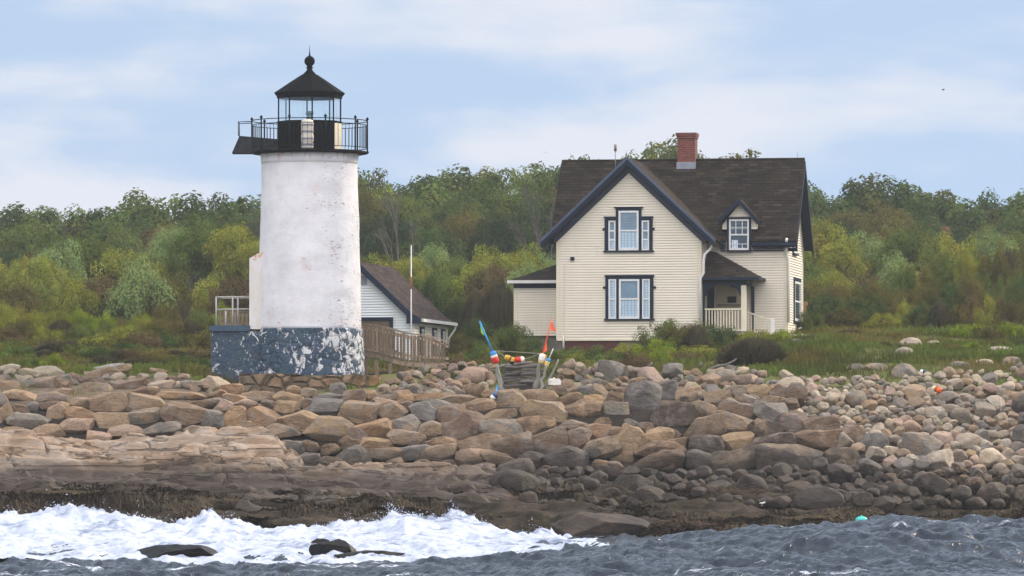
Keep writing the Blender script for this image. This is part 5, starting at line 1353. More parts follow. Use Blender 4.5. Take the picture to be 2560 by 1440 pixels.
def branches(seed, kind):
    """skeleton -> (tube MB, tips)"""
    r = random.Random(seed); m = MB(); tips = []
    def grow(p, d, L, rad, lv):
        n = 3; pts = [p]; q = p.copy(); dd = d.copy()
        for i in range(n):
            dd = (dd + Vector((r.uniform(-.18, .18), r.uniform(-.18, .18), r.uniform(-.05, .12)))).normalized(); q = q + dd * L / n; pts.append(q.copy())
        m.tube(pts, [rad, rad * .85, rad * .72, rad * .6], 5 if lv < 2 else 3, cap=False)
        maxlv = 3 if kind == 'open' else 4
        if lv >= maxlv: tips.append(q); return
        nb = r.choice([2, 3, 3]) if lv else 4
        if kind == 'bare': nb = 3 if lv < 4 else 2
        for k in range(nb):
            a = r.uniform(0, 6.28); sp = r.uniform(0.35, 0.8) if kind == 'open' else r.uniform(.25, .6)
            e1 = dd.orthogonal().normalized(); e2 = dd.cross(e1)
            nd = (dd + (e1 * math.cos(a) + e2 * math.sin(a)) * sp * 1.2).normalized()
            if kind == 'open': nd.z *= 0.75; nd.normalize()
            grow(pts[-1] if k else pts[2], nd, L * r.uniform(.62, .82), rad * .6, lv + 1)
            if lv == maxlv - 1: tips.append(q.lerp(pts[1], .4))
    grow(Vector((0, 0, 0)), Vector((0, 0, 1)), 0.46 if kind == 'open' else .36, .05 if kind == 'open' else .03, 0)
    return m, tips
DOMES = [leaves_mesh('crown', dome_clumps(s, 60), 15000, 0.038, s) for s in (1, 2, 3, 4)]
SHRUBS = [leaves_mesh('foliage', dome_clumps(s, 60, h=0.7, rr=(.10, .26)), 15000, 0.026, s) for s in (11, 12, 13)]
LOWS = [leaves_mesh('foliage', dome_clumps(s, 24, h=0.55, rr=(.16, .34)), 3800, 0.05, s) for s in (16, 17, 18)]
def trunk_proto(seed):
    m, tips = branches(seed, 'open'); me = m.build('trunk', M['bark']); d = me.data; bpy.data.objects.remove(me); return d, tips
OPENS = []
for s in (21, 22, 25, 27, 29):
    tm, tips = trunk_proto(s)
    tp = np.array([t[:] for t in tips]); c0 = tp.mean(0); ext = np.abs(tp - c0).max()
    r = np.random.default_rng(s)
    cl = [(t + r.normal(0, .03, 3), r.uniform(.09, .19)) for t in tp]
    zmin, zmax = tp[:, 2].min(), tp[:, 2].max()
    OPENS.append((tm, leaves_mesh('crown', cl, 11000, 0.03, s), zmax + .1, (tp[:, 0].max() - tp[:, 0].min()) / 2 + .1))
BARE = []
for s in (31, 33, 36):
    m, tips = branches(s, 'bare'); o = m.build('limbs', M['twig']); d = o.data; bpy.data.objects.remove(o)
    z = max(t.z for t in tips); w = max(abs(t.x) for t in tips); BARE.append((d, z, w))
m = MB().tube([(0, 0, -.3), (0.02, 0, 0), (-.02, .01, .25), (.01, 0, .5)], [.06, .05, .04, .02], 6)
for k in range(7):
    a = k * .9; m.tube([(0, 0, .05 + .03 * k), (.25 * math.cos(a), .25 * math.sin(a), .28 + .02 * k), (.5 * math.cos(a), .5 * math.sin(a), .45 + .03 * k)], [.025, .015, .006], 5)
_t = m.build('trunk', M['bark']); STEM = _t.data; bpy.data.objects.remove(_t)
# twiggy brush: many thin upright stems
def twig_mesh(name, n, seed, h=1.0):
    rng = np.random.default_rng(seed); th = rng.uniform(0, 6.28, n); rr = np.sqrt(rng.uniform(0, 1, n)) * .35
    b = np.stack([rr * np.cos(th), rr * np.sin(th), np.zeros(n)], 1)
    tip = b * rng.uniform(1.6, 2.9, n)[:, None]; tip[:, 2] = h * np.sqrt(np.clip(1 - (np.hypot(tip[:, 0], tip[:, 1])) ** 2, .08, 1)) * rng.uniform(.6, 1.05, n)
    mid = (b + tip) / 2 + rng.normal(0, .05, (n, 3)); w = rng.uniform(.011, .022, n)
    sd = np.stack([np.cos(th + 1.3), np.sin(th + 1.3), np.zeros(n)], 1) * w[:, None]
    V = np.stack([b - sd, b + sd, mid + sd, mid - sd, mid - sd, mid + sd, tip + sd * .3, tip - sd * .3], 1).reshape(-1, 3)
    Q = np.arange(n * 8).reshape(-1, 4); t = rng.uniform(0, 1, n)
    return mesh_np(name, V, Q, False, {'tint': np.repeat(t, 8), 'hue': np.repeat(rng.uniform(0, .9, n), 8)})
TWIG = [twig_mesh('stems', 4200, 41), twig_mesh('stems', 4200, 42)]

GC = {'deep green': (74, 90, 48), 'mid green': (90, 104, 50), 'yellow green': (128, 132, 54), 'pale green': (120, 138, 84), 'olive': (96, 92, 48), 'brownish': (98, 86, 58), 'dark green': (58, 72, 44), 'bright green': (116, 134, 40)}
def setc(o, cn, rng, j=.12):
    c = s2l(*GC[cn]); k = 1 + rng.uniform(-j, j); o.color = (c[0] * k, c[1] * k, c[2] * k, 1)
def plant(kind, px, top, Y, wpx, cn, label, cat, group, seed, name=None, depth=1.0, zbase=None):
    r = random.Random(seed); x = xz(px, Y); g = tz(x, Y) - .15 if zbase is None else zbase
    Hh = max(0.35, zz(top, Y) - g); R = wpx * Y / F / 2
    if kind == 'open':
        tm, cm, zt, w = r.choice(OPENS); rt = empty(name or 'leafy_tree', (x, Y, g), r.uniform(0, 6.28), label, cat, group)
        t_ = link('trunk', tm, None, rt); c_ = link('crown', cm, M['leaf'], rt); setc(c_, cn, r)
        for o in (t_, c_): o.scale = (R / w * 1.05, R / w * 1.05, Hh / zt)
    elif kind == 'bare':
        d, z, w = r.choice(BARE); o = link(name or 'bare_tree', d, None, None, (x, Y, g)); o.scale = (R / w, R / w, Hh / z); tag(o, label, cat, group)
        o.rotation_euler = (0, 0, r.uniform(0, 6.28))
    elif kind == 'twig':
        o = link(name or 'twiggy_bush', r.choice(TWIG), M['brush'], None, (x, Y, g)); o.scale = (R, R * depth, Hh); o.color = s2l(80, 74, 56); tag(o, label, cat, group)
    else:
        src = {'dome': DOMES, 'shrub': SHRUBS, 'low': LOWS}[kind]
        rt = empty(name or ('round_tree' if kind == 'dome' else 'shrub'), (x, Y, g), r.uniform(0, 6.28), label, cat, group)
        c_ = link('crown' if kind == 'dome' else 'foliage', r.choice(src), M['leaf'], rt); setc(c_, cn, r)
        zt = {'dome': .98, 'shrub': .87, 'low': .72}[kind]
        hc_ = min(Hh, R * 1.7) if kind == 'dome' else Hh
        c_.scale = (R * .98, R * .98 * depth, hc_ / zt); c_.location = (0, 0, Hh - hc_)
        if kind == 'dome':
            t_ = link('trunk', STEM, None, rt); t_.scale = (R, R, Hh * 1.2)
    return None
rv = random.Random(3)
def lab(fmt, lst): pass
# skyline trees
sky_ = [(-70, 525), (50, 487), (128, 512), (222, 545), (268, 492), (338, 500), (402, 500), (470, 476), (540, 482), (600, 468), (660, 460), (730, 450), (800, 440), (870, 430), (935, 424), (1000, 426), (1066, 430), (1130, 418), (1200, 410),
        (1270, 410), (1340, 406), (1400, 400), (1465, 398), (1530, 380), (1600, 364), (1660, 354), (1725, 352), (1790, 360), (1850, 384), (1920, 430), (1992, 448), (2045, 472), (2110, 462), (2182, 430), (2246, 468), (2305, 460), (2352, 484), (2425, 520), (2486, 500), (2536, 458), (2610, 462)]
for k, (px, top) in enumerate(sky_):
    cn = ['mid green', 'deep green', 'olive', 'mid green', 'yellow green'][k % 5] if 850 < px < 1900 else ['deep green', 'mid green', 'deep green'][k % 3]
    side = 'left of the lighthouse' if px < 700 else ('between the lighthouse and the house' if px < 1400 else ('behind the house roof' if px < 1960 else 'right of the house'))
    plant('open', px, top + (4 if 850 < px < 1960 else 20) + rv.uniform(-9, 10), rv.uniform(318, 334), rv.uniform(185, 250), cn, f"{cn} skyline tree {side}, {ordn(k + 1)} from left along the ridge", 'tree', 'trees along the skyline', 100 + k, 'skyline_tree')
for k in range(40):
    px = -60 + k * 67 + rv.uniform(-18, 18); base = float(np.interp(px, [p[0] for p in sky_], [p[1] for p in sky_]))
    if 2380 < px < 2470: base += 22
    cn = rv.choice(['deep green', 'olive', 'mid green', 'olive', 'deep green', 'dark green'])
    plant('dome', px, base + rv.uniform(55, 85), rv.uniform(300, 314), rv.uniform(150, 220), cn, f"{cn} rounded tree, {ordn(k + 1)} from left in row below the skyline", 'tree', 'trees below the skyline', 200 + k)
for k in range(36):
    px = -50 + k * 75 + rv.uniform(-20, 20); base = float(np.interp(px, [p[0] for p in sky_], [p[1] for p in sky_]))
    if 1480 < px < 1940: continue
    cn = rv.choice(['dark green', 'deep green', 'dark green', 'deep green', 'olive'])
    plant('dome', px, base + rv.uniform(105, 150), rv.uniform(282, 294), rv.uniform(160, 230), cn, f"{cn} rounded tree, {ordn(k + 1)} from left in middle row of the hillside", 'tree', 'trees in the middle of the hillside', 300 + k)
low = [(-20, 650, 120), (80, 640, 120), (150, 612, 130), (232, 606, 150), (310, 622, 130), (372, 640, 110), (425, 570, 110), (498, 560, 120), (588, 560, 130), (640, 600, 100), (700, 620, 100), (890, 640, 90), (960, 642, 110), (1030, 640, 100), (1085, 622, 110), (1150, 640, 120), (1228, 622, 120), (1310, 618, 120), (1380, 640, 100),
       (1990, 620, 110), (2050, 560, 130), (2110, 606, 120), (2180, 590, 140), (2262, 568, 160), (2345, 580, 120), (2410, 600, 120), (2480, 590, 130), (2550, 580, 130)]
for k, (px, top, w) in enumerate(low):
    cn = ['yellow green', 'yellow green', 'pale green', 'mid green'][k % 4]
    side = 'left of the lighthouse' if px < 700 else ('behind the shed' if px < 1100 else ('left of the house' if px < 1400 else 'right of the house'))
    plant('dome', px, top, rv.uniform(252, 262), w * 1.4, cn, f"{cn} rounded tree {side}, {ordn(k + 1)} from left in lower row", 'tree', 'pale trees at the foot of the hill', 400 + k)
low2 = [(20, 700, 120), (110, 716, 110), (180, 700, 110), (262, 690, 120), (350, 662, 150), (425, 690, 120), (470, 735, 90), (530, 700, 110), (600, 690, 110), (920, 690, 100), (1000, 700, 110), (1090, 690, 110), (1170, 680, 120), (1240, 660, 110), (1320, 660, 110), (1380, 690, 100), (2020, 680, 100), (2080, 680, 120), (2150, 680, 120), (2240, 650, 130)]
for k, (px, top, w) in enumerate(low2):
    cn = ['olive', 'mid green', 'yellow green', 'brownish', 'pale green'][k % 5]
    plant('dome', px, top, rv.uniform(234, 242), w * 1.45, cn, f"{cn} low tree, {ordn(k + 1)} from left in front row at the foot of the hill", 'tree', 'low trees in front of the hill', 450 + k)
plant('bare', 985, 455, 276, 150, None, 'bare pale-limbed tree against the dark hillside behind the shed', 'tree', None, 481)
plant('bare', 1335, 440, 276, 150, None, 'tall bare grey tree beside the left end of the house roof', 'tree', None, 482)
plant('bare', 1385, 480, 272, 110, None, 'smaller bare grey tree touching the house roof edge', 'tree', None, 484)
plant('bare', 630, 520, 270, 110, None, 'bare grey tree just left of the lighthouse shaft', 'tree', None, 485)
# dark thicket behind the shed, right hand thicket, left thicket
th = [('shrub', 1060, 676, 216, 110, 'dark green', 'dark bushy shrub peaking just right of the shed roof'), ('shrub', 1135, 740, 214, 120, 'dark green', 'dark green shrub between the shed roof and the house'), ('shrub', 1100, 800, 209, 120, 'dark green', 'dark shrub below the shed eave'),
      ('twig', 1250, 705, 212, 150, None, 'brown twiggy bush beside the house annex'), ('twig', 1190, 730, 213, 110, None, 'brown twiggy bush between the dark shrub and the annex'), ('shrub', 1200, 790, 209, 120, 'deep green', 'deep green shrub left of the annex wall'),
      ('shrub', 1280, 806, 200, 150, 'mid green', 'rounded green bush in front of the house annex'), ('low', 1200, 850, 196, 110, 'mid green', 'low green bush in front of the buoys, left'), ('shrub', 1150, 830, 202, 110, 'olive', 'olive bush behind the walkway end')]
for k, (kd, px, top, Y, w, cn, lb) in enumerate(th): plant(kd, px, top, Y, w, cn, lb, 'shrub', None, 500 + k)
fr = [('shrub', 1662, 800, 200.5, 120, 'mid green', 'full green bush at the brick foundation'), ('shrub', 1715, 806, 199.5, 115, 'olive', 'olive bush between the foundation bush and the downspout'), ('shrub', 1725, 815, 201, 90, 'deep green', 'deep green bush behind the brown twiggy bush under the downspout'), ('twig', 1740, 818, 198.6, 60, None, 'brown twiggy bush under the downspout'), ('shrub', 1785, 810, 200.5, 90, 'deep green', 'deep green bush below the porch railing'),
      ('low', 1640, 850, 197, 90, 'bright green', 'low bright green bush below the foundation panel'), ('low', 1500, 868, 197, 90, 'mid green', 'low green bush under the lower window'), ('low', 1430, 874, 197.5, 90, 'mid green', 'low green bush at the front gable corner'), ('low', 1570, 868, 198, 90, 'yellow green', 'low yellow green bush under the olive foundation panel'),
      ('twig', 1885, 850, 184, 150, None, 'large brown twiggy bush in front of the porch steps'), ('twig', 1835, 862, 186, 80, None, 'smaller brown twiggy bush left of the large one'), ('low', 1960, 828, 200, 70, 'bright green', 'bright green bush at the foot of the right downspout'), ('low', 1890, 832, 200.5, 80, 'yellow green', 'yellow green bush at the porch steps'),
      ('low', 1740, 870, 195, 100, 'yellow green', 'yellow green low bush in front of the twiggy bush'), ('low', 1380, 880, 196, 80, 'mid green', 'low green bush right behind the orange flag')]
for k, (kd, px, top, Y, w, cn, lb) in enumerate(fr): plant(kd, px, top - 6, Y, w * 1.45, cn, lb, 'shrub', None, 530 + k)
def bank(n, x0, x1, topf, Yr, wr, cols, what, grp, seed, kind='shrub', tw=0.16, rowlab='bank'):
    r = random.Random(seed); xs = sorted(x0 + (x1 - x0) * (i + .5) / n + r.uniform(-12, 12) for i in range(n))
    for k, px in enumerate(xs):
        Y = r.uniform(*Yr); kd = 'twig' if r.random() < tw else kind; cn = r.choice(cols)
        lb = f"{'brown twiggy' if kd == 'twig' else cn} {what}, {ordn(k + 1)} from left in {rowlab}"
        plant(kd, px, topf(px) + r.uniform(-10, 16), Y, r.uniform(*wr), cn, lb, 'shrub', grp, seed * 50 + k)
LC = ['olive', 'mid green', 'yellow green', 'bright green', 'deep green', 'olive', 'brownish']
bank(13, -20, 640, lambda p: float(np.interp(p, [0, 100, 300, 400, 560, 640], [765, 765, 790, 755, 762, 765])), (210, 217), (90, 140), LC, 'shrub', 'shrubs left of the tower', 61, tw=.12, rowlab='rear thicket left of the tower')
bank(13, -20, 640, lambda p: float(np.interp(p, [0, 200, 300, 450, 640], [805, 800, 800, 790, 790])), (203, 208), (90, 135), LC, 'shrub', 'shrubs left of the tower', 62, tw=.12, rowlab='middle thicket left of the tower')
bank(14, -20, 620, lambda p: float(np.interp(p, [0, 200, 450, 640], [850, 845, 830, 835])), (196, 200), (110, 180), LC, 'low shrub', 'shrubs left of the tower', 63, 'low', .12, 'front thicket left of the tower')
bank(13, 2000, 2590, lambda p: float(np.interp(p, [2000, 2080, 2200, 2380, 2560], [705, 700, 690, 612, 610])), (222, 230), (95, 150), ['olive', 'mid green', 'yellow green', 'olive', 'deep green'], 'shrub', 'shrubs right of the house', 64, tw=.06, rowlab='rear thicket right of the house')
bank(12, 2000, 2590, lambda p: float(np.interp(p, [2000, 2100, 2300, 2560], [740, 735, 700, 670])), (215, 220), (95, 140), ['deep green', 'mid green', 'olive', 'deep green', 'olive'], 'shrub', 'shrubs right of the house', 65, tw=.05, rowlab='middle thicket right of the house')
bank(13, 2010, 2590, lambda p: float(np.interp(p, [2000, 2200, 2400, 2560], [775, 765, 745, 745])), (209, 213), (75, 115), LC, 'shrub', 'shrubs right of the house', 66, tw=.15, rowlab='front thicket right of the house')
bank(9, 2400, 2600, lambda p: float(np.interp(p, [2380, 2450, 2560], [825, 805, 795])), (198, 203), (60, 90), ['bright green', 'yellow green', 'olive'], 'low shrub', 'shrubs right of the house', 67, 'low', .1, 'low bank at the right meadow edge')
bank(12, -10, 560, lambda p: 872, (189, 192), (70, 130), LC + ['brownish'], 'ground shrub', 'low shrubs in the left meadow', 68, 'low', .3, 'strip before the left thickets')
bank(9, -10, 540, lambda p: 890, (183, 186), (60, 120), LC + ['brownish'], 'ground shrub', 'low shrubs in the left meadow', 69, 'low', .3, 'strip nearest the left rocks')
bank(11, 1990, 2580, lambda p: 838, (197, 202), (60, 120), LC + ['olive', 'brownish'], 'ground shrub', 'low shrubs in the right meadow', 70, 'low', .2, 'far strip of the right meadow')
bank(10, 1990, 2580, lambda p: 872, (189, 193), (60, 120), LC + ['olive', 'brownish'], 'ground shrub', 'low shrubs in the right meadow', 71, 'low', .2, 'near strip of the right meadow')
bank(10, 1120, 1820, lambda p: 884, (190, 194), (60, 110), LC + ['bright green'], 'ground shrub', 'low shrubs below the house', 72, 'low', .15, 'strip below the house')

# meadow cover: blades and low leafy plants
def cover(name, n, x0, x1, y0, y1, dens, hh, ww, label, colr, seed, kindmat='grass'):
    rng = np.random.default_rng(seed); x = rng.uniform(x0, x1, n); y = rng.uniform(y0, y1, n)
    x = x * y / 190.0
    k = rng.uniform(size=n) < dens(x, y); x, y = x[k], y[k]; n = len(x)
    z = terrain_full(x, y); th_ = rng.uniform(0, 6.28, n); hgt = hh * rng.uniform(.4, 1.3, n) * (1 + .7 * fbm(x * .5, y * .5, 2, 3)); w = ww * rng.uniform(.6, 1.4, n)
    lx_ = rng.normal(0, .35, n) * hgt; ly_ = rng.normal(0, .35, n) * hgt
    sx_, sy_ = np.cos(th_) * w, np.sin(th_) * w
    V = np.stack([np.stack([x - sx_, y - sy_, z - .03], 1), np.stack([x + sx_, y + sy_, z - .03], 1), np.stack([x + sx_ * .6 + lx_ * .6, y + sy_ * .6 + ly_ * .6, z + hgt * .65], 1), np.stack([x + lx_, y + ly_, z + hgt], 1)], 1).reshape(-1, 3)
    t = np.clip(.5 + 1.6 * fbm(x * .5, y * .25, 3, 4) + rng.normal(0, .15, n), 0, 1); h = np.clip(.5 + 1.8 * fbm(x * .3 + 5, y * .2, 8, 3) + rng.normal(0, .12, n), 0, 1)
    o = link(name, mesh_np(name, V, np.arange(n * 4).reshape(-1, 4), False, {'tint': np.repeat(t, 4), 'hue': np.repeat(h, 4)}), M[kindmat]); o.color = s2l(*colr)
    tag(o, label, 'grass' if 'grass' in name else 'plants', kind='stuff')
def dm(x, y):
    e = 176.5 + 2.2 * fbm(x * .35, y * .1, 1, 3)
    ins = ((x > 1.5) & (x < 11.8) & (y > 205) & (y < 213)) | ((x > -5.4) & (x < -2.2) & (y > 176) & (y < 187.5))
    return np.where(ins, 0, sstep(-.8, 1.2, y - e)) * (0.65 + .35 * sstep(-.2, .2, fbm(x * .4, y * .4, 7, 3)))
cover('meadow_grass', 150000, -19.5, 19.5, 174, 214, dm, .16, .013, 'green and brown meadow grass between the shore rocks and the thickets', (82, 86, 44), 71)
cover('ground_plants', 110000, -19.5, 19.5, 177, 216, lambda x, y: dm(x, y) * sstep(-.15, .15, fbm(x * .3 + 3, y * .22, 4, 3)), .24, .05, 'leafy low plants mixed with the meadow grass', (82, 92, 40), 72)
# grass between the stones
def rocks_grass(x, y):
    return sstep(.12, .3, fbm(x * .5, y * .5, 12, 3)) * .6
cover('shore_grass', 26000, -19, 19, 169.5, 177, rocks_grass, .18, .012, 'tufts of green grass growing between the shore stones', (96, 118, 40), 73)

# rockweed fronds on the low ledges
def weeds():
    rng = np.random.default_rng(81); n = 90000; y = rng.uniform(146.5, 159.5, n); x = rng.uniform(-15.5, 17, n) * y / 150
    d = sstep(-.2, .2, fbm(x * .35, y * .55, 21, 4)) * (1 - sstep(154.5, 159, y + 2 * fbm(x * .3, 0, 2, 2)))
    k = rng.uniform(size=n) < d; x, y = x[k], y[k]; n = len(x)
    L = rng.uniform(.12, .42, n); a = -math.pi / 2 + 0.9 * fbm(x * .7, y * .7, 5, 3) * 2 + rng.normal(0, .5, n); w = rng.uniform(.008, .022, n)
    P = []
    for s in range(3):
        xx = x + np.cos(a) * L * s / 2; yy = y + np.sin(a) * L * s / 2 * .8; P.append((xx, yy, terrain_full(xx, yy) + .02 + (.05 if s == 1 else 0)))
    sx_, sy_ = -np.sin(a) * w, np.cos(a) * w; V = []
    for s in range(2):
        (xa, ya, za), (xb, yb, zb_) = P[s], P[s + 1]
        V.append(np.stack([np.stack([xa - sx_, ya - sy_, za + .01], 1), np.stack([xa + sx_, ya + sy_, za + .03], 1), np.stack([xb + sx_, yb + sy_, zb_ + .03], 1), np.stack([xb - sx_, yb - sy_, zb_ + .01], 1)], 1))
    V = np.concatenate(V, 1).reshape(-1, 3)
    t = np.clip(.35 + 2.2 * fbm(x * .6, y * 1.2, 13, 4) + rng.normal(0, .14, n), 0, 1); h = np.clip(.4 + fbm(x * .4, y * .6, 17, 3), 0, 1)
    o = link('rockweed', mesh_np('rockweed', V, np.arange(n * 8).reshape(-1, 4), False, {'tint': np.repeat(t, 8), 'hue': np.repeat(h, 8)}), M['weed']); o.color = s2l(66, 58, 47)
    tag(o, 'brown and straw coloured rockweed draped over the low ledges', 'seaweed', kind='stuff')
weeds()
# ================================================================== BUOYS AND DRIFTWOOD
BY = 169.6
def bp(px, py, Y=BY): return Vector(((px - CAMX) / F * Y, Y, zz(py, Y)))
def along(p, q, t): return p.lerp(q, t)
def buoy(name, label, p0, p1, bands, r, stick=None, flag=None, cat='buoy', group=None, pole=None):
    """p0 bottom, p1 top of the float body; bands: list (t0,t1,mat); each band its own mesh"""
    rt = empty(name, p0, 0, label, cat, group); o = p0
    L = (p1 - p0).length
    for k, (t0, t1, mt) in enumerate(bands):
        a, b = along(p0, p1, t0) - o, along(p0, p1, t1) - o
        pts = [a.lerp(b, s / 5) for s in range(6)]
        def rad(t):
            e = min(t, 1 - t) * L / r
            return r * (math.sqrt(max(0.0, 1 - (1 - min(e, 1)) ** 2)) * .45 + .55) if e < 1 else r
        rs = [rad(t0 + (t1 - t0) * s / 5) for s in range(6)]
        MB().tube(pts, rs, 16).build('float_band', M[mt], rt)
    if stick:
        a, b, mt, rr = stick; MB().tube([a - o, b - o], rr, 8).build('stick', M[mt], rt)
    for (pts, mt) in (flag or []):
        q = [p - o for p in pts]; MB().prism(q, (0, .012, 0)).build('flag', M[mt], rt)
    return rt
d1 = (bp(1205, 806) - bp(1232, 882))
buoy('pole_buoy', 'tall blue pole buoy with blue, white and red float and lime green flag', bp(1241, 909), bp(1231, 878), [(0, .5, 'b_red'), (.5, .68, 'b_white'), (.68, 1, 'b_blue')], .115,
     (bp(1233, 884), bp(1199, 803), 'b_blue', .028), [([bp(1199, 804), bp(1212, 826), bp(1210, 839), bp(1203, 832)], 'b_green')])
buoy('pole_buoy', 'tall orange pole buoy with white float and two orange pennants, leaning right', bp(1352, 909), bp(1356, 884), [(0, .25, 'b_pale'), (.25, 1, 'b_white')], .10,
     (bp(1355, 888), bp(1380, 798), 'b_orange', .018), [([bp(1379, 803), bp(1391, 831), bp(1376, 823)], 'b_fl'), ([bp(1366, 848), bp(1368, 876), bp(1355, 886), bp(1360, 864)], 'b_fl')])
buoy('pole_buoy', 'short buoy with yellow float, blue top and thin white stick beside the orange flag buoy', bp(1364, 916), bp(1372, 896), [(0, .62, 'b_pale'), (.62, 1, 'b_blue')], .085, (bp(1372, 898), bp(1383, 871), 'b_white', .014))
buoy('pole_buoy', 'upright yellow float half hidden behind the white float', bp(1361, 909, BY + .2), bp(1363, 886, BY + .2), [(0, 1, 'b_yellow')], .05)
buoy('hanging_buoy', 'yellow and black lobster buoy hanging at the left end of the rope', bp(1279, 898), bp(1262, 892), [(0, .28, 'b_black'), (.28, .85, 'b_yellow'), (.85, 1, 'b_pale')], .09)
buoy('hanging_buoy', 'yellow and black lobster buoy hanging in the middle of the rope', bp(1279, 911), bp(1282, 893), [(0, .4, 'b_black'), (.4, 1, 'b_yellow')], .09)
buoy('hanging_buoy', 'red and white lobster buoy hanging at the right end of the rope', bp(1288, 900), bp(1311, 898), [(0, .62, 'b_red'), (.62, 1, 'b_white')], .10)
buoy('small_float', 'small orange and white float below the red and blue buoy', bp(1242, 919), bp(1238, 911), [(0, .5, 'b_orange'), (.5, 1, 'b_pale')], .07)
buoy('pole_buoy', 'blue and white cone float lying at the foot of the left driftwood post', bp(1228, 998, 168.2), bp(1240, 985, 168.2), [(0, .55, 'b_white'), (.55, 1, 'b_navy')], .09, (bp(1239, 988, 168.2), bp(1243, 965, 168.6), 'b_blue', .03))
def rope(name, label, pts, r=.011):
    o = pts[0].copy(); ob = MB().tube([p - o for p in pts], r, 6).build(name, M['rope'], None, o); return tag(ob, label, 'rope')
rope('rope', 'pale rope stretched straight between the two pole buoys', [bp(1240, 877), bp(1290, 880), bp(1352, 884)])
rope('rope', 'sagging rope that carries the small lobster buoys', [bp(1240, 878), bp(1262, 891), bp(1280, 899), bp(1311, 898), bp(1330, 892), bp(1352, 884)])
# posts
def limb(name, pts, r, label, mat='drift_pale', cat='driftwood', group=None):
    o = pts[0].copy(); ob = MB().tube([p - o for p in pts], r, 8).build(name, M[mat], None, o); return tag(ob, label, cat, group)
def bent(p, q, n=5, a=.05, seed=0):
    r = random.Random(seed); return [p.lerp(q, i / n) + Vector((r.uniform(-a, a), r.uniform(-a, a), r.uniform(-a, a) * .5)) * (0 if i in (0, n) else 1) for i in range(n + 1)]
limb('driftwood_post', bent(bp(1257, 985), bp(1238, 905), seed=1), [.09, .085, .08, .07, .06, .05], 'thick grey driftwood post leaning left under the red and blue buoy')
limb('driftwood_post', bent(bp(1245, 990), bp(1255, 960), 2, .02, 2) + bent(bp(1255, 958), bp(1243, 915), 2, .02, 3), [.05, .05, .05, .045, .04, .035], 'thin crossing driftwood post at the left end of the woodpile')
limb('driftwood_post', bent(bp(1338, 978), bp(1352, 900), seed=4), [.10, .085, .075, .065, .055, .05], 'thick pale driftwood post under the white float')
limb('driftwood_post', bent(bp(1350, 978, BY - .1), bp(1366, 912, BY - .1), seed=5), [.06, .055, .05, .045, .04, .035], 'second driftwood post leaning right beside the white float post')
limb('driftwood_post', bent(bp(1360, 975, BY + .1), bp(1396, 898, BY + .2), seed=6), [.05, .045, .04, .035, .03, .025], 'slender driftwood branch sticking out to the right of the woodpile')
rp = random.Random(9)
k = 0
for row in range(11):
    py = 972 - row * 6.0
    for seg in range(2):
        a = 1258 + seg * rp.uniform(34, 48) + rp.uniform(-8, 6); b = a + rp.uniform(48, 66)
        if b > 1372: b = 1372
        k += 1; Y = BY + .35 + rp.uniform(-.12, .25); dy = rp.uniform(-6, 4)
        r_ = rp.uniform(.035, .062)
        limb('driftwood_log', bent(bp(a, py, Y), bp(b, py + dy, Y), 5, .025, 50 + k), [r_ * .8, r_, r_ * 1.05, r_, r_ * .9, r_ * .6], f"grey driftwood log, {ordn(row + 1)} layer up, {'left' if seg == 0 else 'right'} side of the woodpile", 'drift', 'driftwood log', 'stacked driftwood logs')
limb('driftwood_log', bent(bp(1225, 920, BY + .5), bp(1330, 905, BY + .4), 6, .03, 90), [.03, .05, .055, .055, .05, .04, .03], 'long pale driftwood log capping the woodpile', 'drift_pale', 'driftwood log', 'stacked driftwood logs')
# white container on the rocks
o = bp(1378, 962, BY - .3); ct = empty('white_container', o, .4, 'white plastic container lying right of the woodpile', 'container')
MB().prism([(0, 0, 0), (.34, 0, .0), (.36, 0, .12), (.30, 0, .2), (.05, 0, .21), (0, 0, .15)], (0, .25, 0)).build('shell', M['b_white'], ct)
MB().tube([(.12, .06, .205), (.12, .06, .235)], .03, 10).build('cap', M['b_white'], ct)
# driftwood on the rubble right of the pile
def gp(px, py, Y, up=0.0): v = pw(px, py, Y); return v
limb('driftwood_branch', [gp(1770, 925, 180), gp(1795, 915, 180), gp(1815, 912, 180), gp(1835, 902, 180), gp(1842, 896, 180)], [.05, .05, .04, .03, .015], 'dark forked driftwood branch in front of the large twiggy bush', 'drift')
limb('driftwood_branch', [gp(1812, 912, 180), gp(1840, 918, 180), gp(1866, 920, 180)], [.035, .03, .015], 'dark driftwood branch lying right of the forked one', 'drift')
limb('driftwood_plank', [gp(1572, 918, 180), gp(1602, 922, 180), gp(1640, 925, 180)], [.03, .035, .02], 'pale driftwood plank lying at the grass edge below the foundation')
limb('driftwood_branch', [gp(1618, 919, 180.4), gp(1632, 906, 180.4)], [.05, .03], 'short dark stump of driftwood behind the plank', 'drift')
limb('driftwood_branch', [gp(1748, 920, 180.4), gp(1755, 905, 180.4)], [.05, .04], 'short upright driftwood stub left of the forked branch', 'drift')
limb('driftwood_log', [gp(2090, 882, 190), gp(2105, 884, 190), gp(2130, 888, 190)], [.04, .05, .03], 'grey log lying in the meadow right of the house', 'drift')
limb('driftwood_log', [gp(235, 925, 178), gp(280, 918, 178), gp(312, 914, 178)], [.09, .12, .10], 'pale bleached log at the left grass edge', 'drift_pale')
